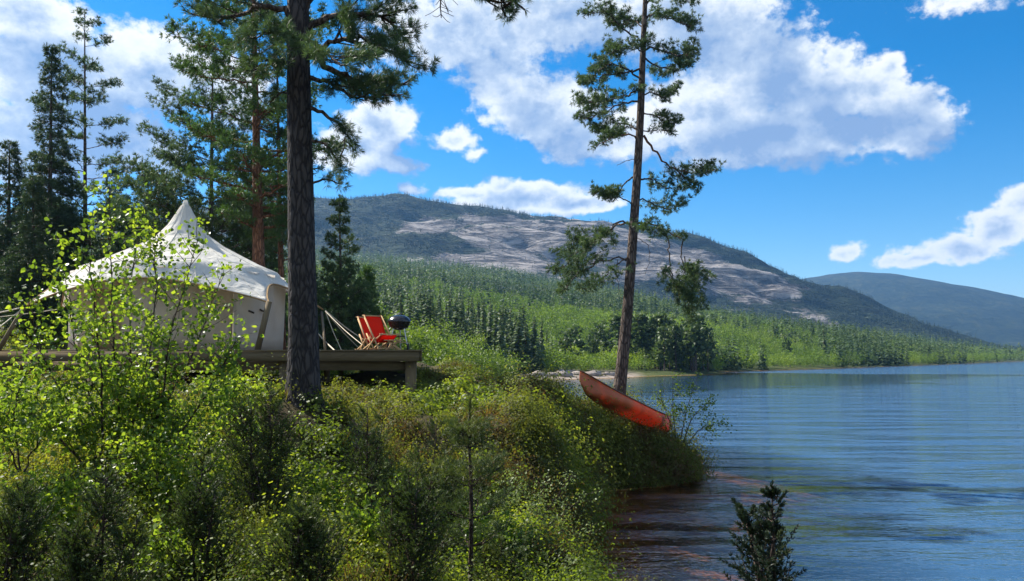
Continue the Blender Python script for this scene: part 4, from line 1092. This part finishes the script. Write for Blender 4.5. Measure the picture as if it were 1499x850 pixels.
# points over the wooded slopes
n = 110000
Yv = 112 * (1080 / 112) ** rf.uniform(0, 1, n) ** .62
tv = rf.uniform(-.72, .78, n); Xv = tv * Yv
sv = sdist(Xv, Yv)
pxv = 749.5 + F * tv
near_left = (pxv < 480)
dens = fbm(Xv / 45, Yv / 45, 3, 91)
clear = np.exp(-((pxv - 860) / 105) ** 2 - ((Yv - 190) / 75) ** 2) + .8 * np.exp(-((pxv - 1130) / 90) ** 2 - ((Yv - 260) / 60) ** 2)
pk = np.clip(.75 + 1.6 * (dens - .42), .2, 1) * (1 - .2 * np.clip(clear, 0, 1)) * np.where(Yv < 220, .8, 1)
k = (sv > 1.2) & (rf.uniform(0, 1, n) < pk) & ~((Yv < 160) & (pxv > 745) & (sv < 7))
Xv, Yv, sv, pxv, clear = Xv[k], Yv[k], sv[k], pxv[k], clear[k]
Zv = Hg(Xv, Yv)
# thin out so that crowns keep some distance (grid based)
cs = np.where(Yv < 260, .0068, .0056)
key = np.floor(Xv / Yv / cs).astype(np.int64) * 100003 + np.floor(np.log(Yv) / (cs * 1.6)).astype(np.int64) + (Yv < 260) * 7000000000
_, first = np.unique(key, return_index=True)
Xv, Yv, Zv, sv, pxv, clear = Xv[first], Yv[first], Zv[first], sv[first], pxv[first], clear[first]
nT = len(Xv)
kn = fbm(Xv / 60, Yv / 60, 3, 15) + rf.uniform(-.22, .22, nT)
bright = np.clip(1.3 - sv / 330, 0, 1) * .24 + clear * .25 + .03 + .06 * (pxv < 770) * (Yv < 420)
kind = np.where(kn < .32 + bright, 2, np.where(kn < .5 + bright * .4, 1, 0))    # 0 spruce 1 pine 2 birch
kind = np.where((clear > .35) & (rf.uniform(0, 1, nT) < .9), 2, kind)
hh = np.where(kind == 2, rf.uniform(4, 7.5, nT), np.where(kind == 1, rf.uniform(5.5, 11, nT), rf.uniform(4.5, 13.5, nT)))
hh = hh * (1 - .45 * np.clip(clear, 0, 1) * rf.uniform(.5, 1.3, nT)) * np.where(sv < 14, .75, 1)
# dark stand of pines on the little headland, and some marked single trees
extra = []
for q in range(44):
    px = rf.normal(985, 34); Y = rf.uniform(150, 190); extra.append((px, Y, rf.uniform(8, 11.5), 1))
for px, Y, h_, kd in ((836, 150, 8.5, 1), (766, 170, 12.5, 0), (716, 175, 11, 0), (868, 160, 8, 1), (882, 175, 10, 1), (905, 165, 9, 0), (690, 165, 9.5, 0), (738, 182, 10, 1), (800, 178, 6.5, 0), (1205, 270, 14, 0), (1150, 262, 9, 1)):
    extra.append((px, Y, h_, kd))
ex = np.array(extra); exx = (ex[:, 0] - 749.5) / F * ex[:, 1]; es = sdist(exx, ex[:, 1]); ok = es > 1.5; ex, exx = ex[ok], exx[ok]
n0 = len(ex)
Xv = np.concatenate([exx, Xv]); Yv = np.concatenate([ex[:, 1], Yv]); hh = np.concatenate([ex[:, 2], hh]); kind = np.concatenate([ex[:, 3].astype(int), kind])
Zv = np.concatenate([Hg(exx, ex[:, 1]), Zv]); pxv = np.concatenate([ex[:, 0], pxv])
app = hh / Yv; app = np.where((pxv > 560) & (pxv < 1510), app, app * .001); app[:n0] += 1
order = np.argsort(-app); ind, rest = order[:300], order[300:]
PROT = {0: [proto_spruce(np.random.default_rng(300 + q), 10, w) for q, w in enumerate((1.9, 1.5, 2.2, 1.7))],
        1: [proto_pine(np.random.default_rng(310 + q), 10, w, low=lo) for q, (w, lo) in enumerate(((2.0, .3), (1.7, .4), (2.2, .25)))],
        2: [proto_birch(np.random.default_rng(320 + q), 7, w) for q, w in enumerate((1.7, 2.0, 1.5))]}
MESH = {kd: [(t.mesh('trunk', M['grey_bark']), c.mesh('crown', M['far_birch' if kd == 2 else 'far_spruce'])) for t, c in L] for kd, L in PROT.items()}
NAMES = {0: ('spruce_tree', 'dark pointed spruce among the trees along the far lake shore', 'spruce tree', 'spruces along the far shore'),
         1: ('pine_tree', 'dark round crowned pine among the trees along the far lake shore', 'pine tree', 'pines along the far shore'),
         2: ('birch_tree', 'bright green birch among the trees along the far lake shore', 'birch tree', 'birches along the far shore')}
for i in ind:
    kd = int(kind[i]); v = rf.integers(len(MESH[kd])); nm, lab, cat, grp = NAMES[kd]
    if i < n0 and kd == 1 and 920 < pxv[i] < 1050: lab, grp = 'dark pine in the dense stand on the small headland across the water', 'pines on the small headland'
    root = thing(nm, (Xv[i], Yv[i], Zv[i] - .1), lab, cat, grp, rf.uniform(0, 6.28))
    s = hh[i] / (7 if kd == 2 else 10); wv_ = rf.uniform(.75, 1.35); root.scale = (s * wv_, s * wv_, s)
    for nm2, me in zip(('trunk', 'crown'), MESH[kd][v]):
        o = bpy.data.objects.new(nm2, me); COL.objects.link(o); o.parent = root
# the rest of the wood: one object
def low_spruce(r, h, w, lv, br):
    return proto_spruce(r, h, w, lv, br)[1]
LOW = {0: [proto_spruce(np.random.default_rng(330 + q), 10, w, 9, 5)[1] for q, w in enumerate((1.9, 1.5, 2.2))],
       1: [proto_pine(np.random.default_rng(340 + q), 10, w, 12, 6)[1] for q, w in enumerate((1.9, 1.6, 2.1))],
       2: [proto_birch(np.random.default_rng(350 + q), 7, w, 15, 9)[1] for q, w in enumerate((1.9, 2.3))]}
MINI = [proto_spruce(np.random.default_rng(360 + q), 10, w, 5, 4)[1] for q, w in enumerate((2.0, 1.7, 2.3))]
def bulk(g, proto, X, Y, Z, Hh, r, ref):
    if len(X) == 0: return
    V = np.concatenate(proto.v); f0 = np.concatenate(proto.f) if len({q.shape[1] for q in proto.f}) == 1 else None
    a = r.uniform(0, 2 * PI, len(X)); s = Hh / ref
    wd_ = r.uniform(.7, 1.35, len(X)); ca, sa = np.cos(a) * s * wd_, np.sin(a) * s * wd_
    W = np.stack([V[None, :, 0] * ca[:, None] - V[None, :, 1] * sa[:, None] + X[:, None], V[None, :, 0] * sa[:, None] + V[None, :, 1] * ca[:, None] + Y[:, None], V[None, :, 2] * s[:, None] + Z[:, None] - .1], -1)
    f = (f0[None] + (np.arange(len(X)) * len(V))[:, None, None]).reshape(-1, f0.shape[1])
    R = np.concatenate(proto.r)
    pt_ = (fbm(X / 55, Y / 55, 3, 66) - .5) * 1.3
    rr = np.clip(R[None] * .4 + (r.uniform(0, .55, len(X)) + pt_)[:, None] + .02, 0, 1)
    g.add(W.reshape(-1, 3), f, rr.ravel())
gc_, gb_ = Geo(), Geo()
farr = rest[Yv[rest] > 480]; rest = rest[Yv[rest] <= 480]
for kd in (0, 1, 2):
    for q, pr in enumerate(LOW[kd]):
        ii = rest[(kind[rest] == kd)]; ii = ii[np.arange(len(ii)) % len(LOW[kd]) == q]
        bulk(gb_ if kd == 2 else gc_, pr, Xv[ii], Yv[ii], Zv[ii], hh[ii], rf, 7 if kd == 2 else 10)
for q, pr in enumerate(MINI):
    ii = farr[(kind[farr] != 2) & (np.arange(len(farr)) % 3 == q)]
    bulk(gc_, pr, Xv[ii], Yv[ii], Zv[ii], hh[ii] * 1.15, rf, 10)
mb = proto_birch(np.random.default_rng(370), 7, 2.2, 6, 5)[1]
ii = farr[kind[farr] == 2]; bulk(gb_, mb, Xv[ii], Yv[ii], Zv[ii], hh[ii], rf, 7)
# trees on the mountain, kept off the bare rock
n = 42000
mx_ = rf.uniform(-900, 720, n); my_ = rf.uniform(965, 1640, n); mz = mount(mx_, my_)
rk = rockness(mx_, my_, mz) + rf.uniform(-.25, .25, n)
k = ((rk < .3) | (rf.uniform(0, 1, n) < .035)) & (fbm(mx_ / 30, my_ / 30, 2, 70) > .38) & (np.interp(mx_, rx, rz) - foot(mx_) > 4)
mx_, my_, mz = mx_[k], my_[k], mz[k]
gm_ = Geo()
for q, pr in enumerate(MINI):
    sl = np.arange(len(mx_)) % 3 == q
    bulk(gm_, pr, mx_[sl], my_[sl], mz[sl], rf.uniform(4.5, 10, sl.sum()), rf, 10)
tag(gc_.obj('conifer_forest', M['far_spruce']), 'dense dark conifer forest covering the slopes below the bare mountain', 'forest', kind='stuff')
tag(gb_.obj('birch_forest', M['far_birch']), 'light green birch wood scattered over the far lake slope', 'forest', kind='stuff')
tag(gm_.obj('mountain_forest', M['mountain_spruce']), 'dark spruce wood clinging to the ledges and ridge of the bare mountain', 'forest', kind='stuff')
print('forest', nT, 'mountain trees', len(mx_))

# bright bushes on the near cove shore
kb = 0
for px, Y, h_, w in ((598, 62, 3.0, 1.6), (625, 66, 3.4, 1.7), (655, 75, 3.8, 2.0), (688, 84, 3.6, 1.9), (640, 58, 2.4, 1.5), (610, 85, 5.0, 2.2), (720, 92, 3.2, 1.8), (575, 70, 4.5, 2.0), (668, 96, 4.4, 2.3), (738, 100, 2.8, 1.7), (700, 108, 4.6, 2.2), (552, 60, 3.5, 1.8), (570, 52, 2.6, 1.4), (642, 104, 6, 2.4)):
    x = (px - 749.5) / F * Y
    if sdist(np.array([x]), np.array([Y]))[0] < .4: x -= 1.5
    h_ *= 1.3; w *= 1.2
    t, c = proto_birch(np.random.default_rng(500 + kb), h_, w, 60, 22)
    b0 = (x, Y, h1(x, Y) - .2)
    o = thing('leafy_bush', b0, 'bright green leafy bush on the cove shore beyond the platform', 'bush', 'leafy bushes on the cove shore')
    t.obj('stem', M['grey_bark'], o); 
    c = Geo(); r = np.random.default_rng(520 + kb)
    C = rand_unit(70, r) * (r.uniform(0, 1, 70) ** .4)[:, None] * np.array([w, w, h_ * .5]) + [0, 0, h_ * .52]
    P_ = np.repeat(C, 34, 0) + r.normal(size=(70 * 34, 3)) * w * .17
    leaves(c, P_, .2, r, .5, rn=np.clip(np.repeat(r.uniform(0, 1, 70), 34) + r.uniform(-.3, .3, 70 * 34), 0, 1))
    c.obj('foliage', M['bush_leaf'], o); kb += 1

# rocks on the far beach
m, nt, out = newmat('beach_rock')
n_ = noise(nt, 1.5, 6, geo_pos(nt), .65)
princ(nt, out, ramp(nt, n_, [(.3, (.17, .14, .12)), (.7, (.36, .31, .27))]), .9, .2, bump=n_, bstr=.6, bdist=.1)
M['rock'] = m
def rock(px, Y, s, seed, label):
    x = (px - 749.5) / F * Y; r = np.random.default_rng(seed)
    a = np.linspace(0, PI, 11); b_ = np.arange(18) * 2 * PI / 18
    d = np.stack([np.sin(a)[:, None] * np.cos(b_), np.sin(a)[:, None] * np.sin(b_), np.repeat(np.cos(a)[:, None], 18, 1)], -1)
    off = fbm(d[..., 0] * 1.7 + seed, d[..., 1] * 1.7 + d[..., 2] * 2.3, 3, seed)
    V = d * (.65 + .7 * off)[..., None] * np.array([s, s * .8, s * .42])
    g = Geo(); i = np.arange(10)[:, None] * 18; j = np.arange(18)[None]; k = (j + 1) % 18
    g.add(V.reshape(-1, 3), np.stack([i + j, i + 18 + j, i + 18 + k, i + k], -1).reshape(-1, 4))
    z = max(h1(x, Y), 0) + .05
    return tag(g.obj('boulder', M['rock'], None, False, None), label, 'rock', 'boulders on the far beach'), (x, Y, z)
for k, (px, Y, s) in enumerate(((788, 121, 1.6), (806, 123, 1.1), (822, 124, 1.9), (845, 127, 1.2), (868, 128, 1.5), (890, 131, 1.2), (778, 119, 1.0), (833, 131, 1.3))):
    o, l = rock(px, Y, s, 600 + k, 'pale boulder on the sandy beach across the cove'); o.location = l
o, l = rock(792, 78, .9, 640, 'flat pale rock awash in the cove, left of the canoe'); l = (l[0], l[1], -.05); o.location = l; o['group'] = 'rocks in the cove'

# cabin on the far slope
Yc = 300; cbx = at(1046, 505, Yc); cz = h1(cbx[0], Yc)
cab = thing('cabin', (cbx[0], Yc, cz), 'small white roofed cabin among trees on the far slope', 'cabin')
top = cbx[2] + 2.2 - cz
g = Geo(); box(g, (0, 0, top / 2 - 1), (7, 5, top)); g.obj('wall', plain('white_boards', (.6, .57, .53), .7), cab)
g = Geo(); zt = top - 1
g.add([(-4, -3.1, zt - .2), (4, -3.1, zt - .2), (4, 0, zt + 1.6), (-4, 0, zt + 1.6), (-4, 3.1, zt - .2), (4, 3.1, zt - .2)], [[0, 1, 2, 3], [3, 2, 5, 4]])
o = g.obj('roof', plain('pale_roof', (.7, .7, .7), .5), cab); o.modifiers.new('thick', 'SOLIDIFY').thickness = .15

# ------------------------------------------------------------------ haze
hz, nt, out = newmat('haze')
vol = nt.nodes.new('ShaderNodeVolumePrincipled')
vol.inputs['Color'].default_value = (.24, .53, 1.0, 1); vol.inputs['Density'].default_value = 1.08e-4; vol.inputs['Anisotropy'].default_value = .25
nt.links.new(vol.outputs[0], out.inputs['Volume'])
g = Geo(); box(g, (0, 3500, 234), (8600, 7300, 484)); o = g.obj('haze', hz); tag(o, kind='stuff')

# ------------------------------------------------------------------ sky
CLOUDS = [(30, 15, 120, 36, 1.1), (90, 120, 130, 90, 1.0), (215, 105, 85, 62, 1.1), (60, 200, 150, 90, .9), (170, 200, 110, 62, .8), (330, 130, 70, 50, .7),
    (556, 185, 58, 40, 1.15), (520, 212, 66, 38, 1.1), (588, 236, 44, 14, .7), (668, 205, 34, 20, .62),
    (690, 45, 150, 62, .85), (820, 30, 120, 55, .9), (715, 95, 55, 24, .8), (795, 160, 88, 52, 1.15), (740, 122, 52, 28, 1), (850, 205, 60, 34, 1.05),
    (1085, 85, 75, 72, 1.2), (1045, 165, 110, 62, 1.15), (990, 25, 150, 50, 1.0), (1165, 110, 70, 60, 1.0), (1215, 140, 105, 52, 1.15), (1315, 170, 82, 46, 1.2), (1130, 205, 160, 44, 1.1), (930, 190, 80, 40, .9), (1240, 82, 30, 22, .75), (1300, 96, 26, 17, .75),
    (760, 291, 108, 26, 1.3), (835, 296, 70, 16, 1.2), (690, 283, 50, 11, .95), (600, 276, 22, 12, .6),
    (1400, 365, 80, 20, 1.05), (1465, 335, 62, 28, 1.1), (1340, 385, 52, 12, .9), (1510, 305, 50, 30, 1), (1241, 373, 20, 12, .6), (1405, 2, 70, 16, .5), (688, 230, 18, 9, .4)]
w = bpy.data.worlds.new('World'); SC.world = w; w.use_nodes = True
nt = w.node_tree; nt.nodes.clear()
grp = bpy.data.node_groups.new('cloud_field', 'ShaderNodeTree')
grp.interface.new_socket('UV', in_out='INPUT', socket_type='NodeSocketVector'); grp.interface.new_socket('Field', in_out='OUTPUT', socket_type='NodeSocketFloat'); grp.interface.new_socket('Shade', in_out='OUTPUT', socket_type='NodeSocketFloat')
gi = grp.nodes.new('NodeGroupInput'); go = grp.nodes.new('NodeGroupOutput')
uvw = gi.outputs[0]
# domain warp breaks the outlines
nz = grp.nodes.new('ShaderNodeTexNoise'); nz.inputs['Scale'].default_value = 9; nz.inputs['Detail'].default_value = 4; nz.inputs['Roughness'].default_value = .6
grp.links.new(uvw, nz.inputs['Vector'])
vm = grp.nodes.new('ShaderNodeVectorMath'); vm.operation = 'MULTIPLY_ADD'; vm.inputs[1].default_value = (.07, .05, 0); vm.inputs[2].default_value = (-.035, -.025, 0)
grp.links.new(nz.outputs['Color'], vm.inputs[0])
va = grp.nodes.new('ShaderNodeVectorMath'); va.operation = 'ADD'; grp.links.new(vm.outputs[0], va.inputs[0]); grp.links.new(uvw, va.inputs[1])
warp = va.outputs[0]
acc = None
for px, py, a, b_, s in CLOUDS:
    d = ray(px, py); u = math.atan2(d[0], d[1]); v = math.asin(d[2] / np.linalg.norm(d))
    su = 1 / (a * 1.25 / F / (1 + ((px - 749.5) / F) ** 2)); sv_ = 1 / (b_ * 1.25 / F * .93)
    vmm = grp.nodes.new('ShaderNodeVectorMath'); vmm.operation = 'MULTIPLY_ADD'; vmm.inputs[1].default_value = (su, sv_, 0); vmm.inputs[2].default_value = (-u * su, -v * sv_, 0)
    grp.links.new(warp, vmm.inputs[0])
    ln = grp.nodes.new('ShaderNodeVectorMath'); ln.operation = 'LENGTH'; grp.links.new(vmm.outputs[0], ln.inputs[0])
    e = math_(grp, 'MULTIPLY_ADD', ln.outputs['Value'], -s, s)
    acc = e if acc is None else math_(grp, 'SMOOTH_MAX', acc, e, .12)
dk_ = None
for px, py, a, b_, s in ((40, 170, 150, 95, 1.0), (175, 195, 120, 55, .9), (195, 130, 60, 40, .4), (980, 22, 170, 42, .95), (1145, 55, 42, 75, .8), (1150, 200, 140, 26, .8), (1040, 215, 80, 18, .5), (1290, 185, 90, 26, .5), (690, 25, 120, 45, .8), (820, 10, 120, 36, .9), (560, 205, 60, 26, .35), (1180, 130, 40, 26, .6), (850, 175, 40, 30, .4), (1420, 375, 70, 12, .5), (780, 160, 30, 22, .3)):
    d = ray(px, py); u = math.atan2(d[0], d[1]); v = math.asin(d[2] / np.linalg.norm(d))
    su = 1 / (a * 1.3 / F / (1 + ((px - 749.5) / F) ** 2)); sv_ = 1 / (b_ * 1.3 / F * .93)
    vmm = grp.nodes.new('ShaderNodeVectorMath'); vmm.operation = 'MULTIPLY_ADD'; vmm.inputs[1].default_value = (su, sv_, 0); vmm.inputs[2].default_value = (-u * su, -v * sv_, 0)
    grp.links.new(warp, vmm.inputs[0])
    ln = grp.nodes.new('ShaderNodeVectorMath'); ln.operation = 'LENGTH'; grp.links.new(vmm.outputs[0], ln.inputs[0])
    e = math_(grp, 'MULTIPLY_ADD', ln.outputs['Value'], -s, s)
    dk_ = e if dk_ is None else math_(grp, 'SMOOTH_MAX', dk_, e, .1)
# unseen clouds outside this view, their cover raised to add fill light
sx = grp.nodes.new('ShaderNodeSeparateXYZ'); grp.links.new(uvw, sx.inputs[0])
big = noise(grp, 3.0, 3, uvw)
outv = math_(grp, 'MULTIPLY_ADD', math_(grp, 'ABSOLUTE', sx.outputs[0]), 3, -2.9, True)
outv = math_(grp, 'MAXIMUM', outv, math_(grp, 'MULTIPLY_ADD', sx.outputs[1], 4, -3.2, True))
gen = math_(grp, 'MULTIPLY_ADD', big, 5, -2.3)
gen = math_(grp, 'MULTIPLY_ADD', outv, 2.0, math_(grp, 'SUBTRACT', gen, 2.0))
gen = math_(grp, 'MINIMUM', gen, .35)
acc = math_(grp, 'MAXIMUM', acc, gen)
n1 = noise(grp, 16, 6, mapping(grp, uvw, (1, 1.3, 1)), .58)
n2_ = noise(grp, 55, 4, mapping(grp, uvw, (1, 1.2, 1)), .6)
nn = math_(grp, 'ADD', math_(grp, 'MULTIPLY_ADD', n1, 1.5, -.75), math_(grp, 'MULTIPLY_ADD', n2_, 1.15, -.575))
grp.links.new(math_(grp, 'ADD', math_(grp, 'MULTIPLY', nn, .75), acc), go.inputs[0])
grp.links.new(math_(grp, 'MULTIPLY_ADD', n1, .6, math_(grp, 'MULTIPLY_ADD', dk_, 1.0, -.3), True), go.inputs[1])
tc = nt.nodes.new('ShaderNodeTexCoord')
sp = nt.nodes.new('ShaderNodeSeparateXYZ'); nt.links.new(tc.outputs['Generated'], sp.inputs[0])
uu = math_(nt, 'ARCTAN2', sp.outputs[0], sp.outputs[1]); vv = math_(nt, 'ARCSINE', sp.outputs[2])
cb = nt.nodes.new('ShaderNodeCombineXYZ'); nt.links.new(uu, cb.inputs[0]); nt.links.new(vv, cb.inputs[1])
def field(off):
    va = nt.nodes.new('ShaderNodeVectorMath'); va.operation = 'ADD'; va.inputs[1].default_value = (*off, 0)
    nt.links.new(cb.outputs[0], va.inputs[0])
    g_ = nt.nodes.new('ShaderNodeGroup'); g_.node_tree = grp; nt.links.new(va.outputs[0], g_.inputs[0]); return g_
f0 = field((0, 0)); g0_ = f0; f0 = f0.outputs[0]; f1 = field((-.036, .04)).outputs[0]
mr = nt.nodes.new('ShaderNodeMapRange'); mr.interpolation_type = 'SMOOTHSTEP'; nt.links.new(f0, mr.inputs[0]); mr.inputs[1].default_value = -.02; mr.inputs[2].default_value = .38
sh = math_(nt, 'SUBTRACT', f0, f1)
lit = math_(nt, 'MULTIPLY_ADD', sh, .95, .60, True)
thick = math_(nt, 'MULTIPLY_ADD', f0, -.85, 1.22, True)
lit = math_(nt, 'MULTIPLY', lit, thick, clamp=True)
lit = math_(nt, 'SUBTRACT', lit, math_(nt, 'MULTIPLY', math_(nt, 'MULTIPLY_ADD', g0_.outputs[1], 1.5, 0, True), .27), clamp=True)
ccol = ramp(nt, lit, [(.1, (1.15, 1.8, 3.0)), (.4, (2.2, 2.75, 3.6)), (.72, (4.0, 4.25, 4.5)), (1, (4.8, 4.8, 4.75))])
sky = nt.nodes.new('ShaderNodeTexSky'); sky.sky_type = 'NISHITA'; sky.sun_disc = False
sky.sun_elevation = SUN_EL; sky.sun_rotation = SUN_AZ; sky.air_density = 1.0; sky.dust_density = .15; sky.ozone_density = 3.0; sky.altitude = 300
hs_ = nt.nodes.new('ShaderNodeHueSaturation'); hs_.inputs['Saturation'].default_value = 1.5; hs_.inputs['Value'].default_value = .67
nt.links.new(sky.outputs[0], hs_.inputs['Color'])
col = mixc(nt, mr.outputs[0], hs_.outputs[0], ccol)
bg = nt.nodes.new('ShaderNodeBackground'); bg.inputs[1].default_value = .11; nt.links.new(col, bg.inputs[0])
wo = nt.nodes.new('ShaderNodeOutputWorld'); nt.links.new(bg.outputs[0], wo.inputs[0])
w.cycles.sampling_method = 'MANUAL'; w.cycles.sample_map_resolution = 512

sl = bpy.data.lights.new('sun', 'SUN'); sl.energy = 5.0; sl.angle = math.radians(.5); sl.color = (1, .95, .86)
so = bpy.data.objects.new('sun', sl); COL.objects.link(so)
sd_ = Vector((math.sin(SUN_AZ) * math.cos(SUN_EL), math.cos(SUN_AZ) * math.cos(SUN_EL), math.sin(SUN_EL)))
so.rotation_euler = sd_.to_track_quat('Z', 'Y').to_euler(); so.location = sd_ * 60

# ------------------------------------------------------------------ camera and render
cd = bpy.data.cameras.new('camera'); cam = bpy.data.objects.new('camera', cd); COL.objects.link(cam)
cam.location = (0, 0, CZ); cam.rotation_euler = (PI / 2 + PITCH, 0, 0)
cd.sensor_width = 36; cd.lens = 36 * F / 1499; cd.clip_start = .05; cd.clip_end = 20000
SC.camera = cam
vs = SC.view_settings; vs.view_transform = 'Standard'; vs.look = 'None'; vs.exposure = 1.12; vs.gamma = 1; vs.use_curve_mapping = False
SC.render.engine = 'CYCLES'
cy = SC.cycles
cy.max_bounces = 6; cy.diffuse_bounces = 2; cy.glossy_bounces = 2; cy.transmission_bounces = 3; cy.transparent_max_bounces = 6; cy.volume_bounces = 0
cy.caustics_reflective = False; cy.caustics_refractive = False; cy.use_denoising = True
cy.sample_clamp_indirect = 6
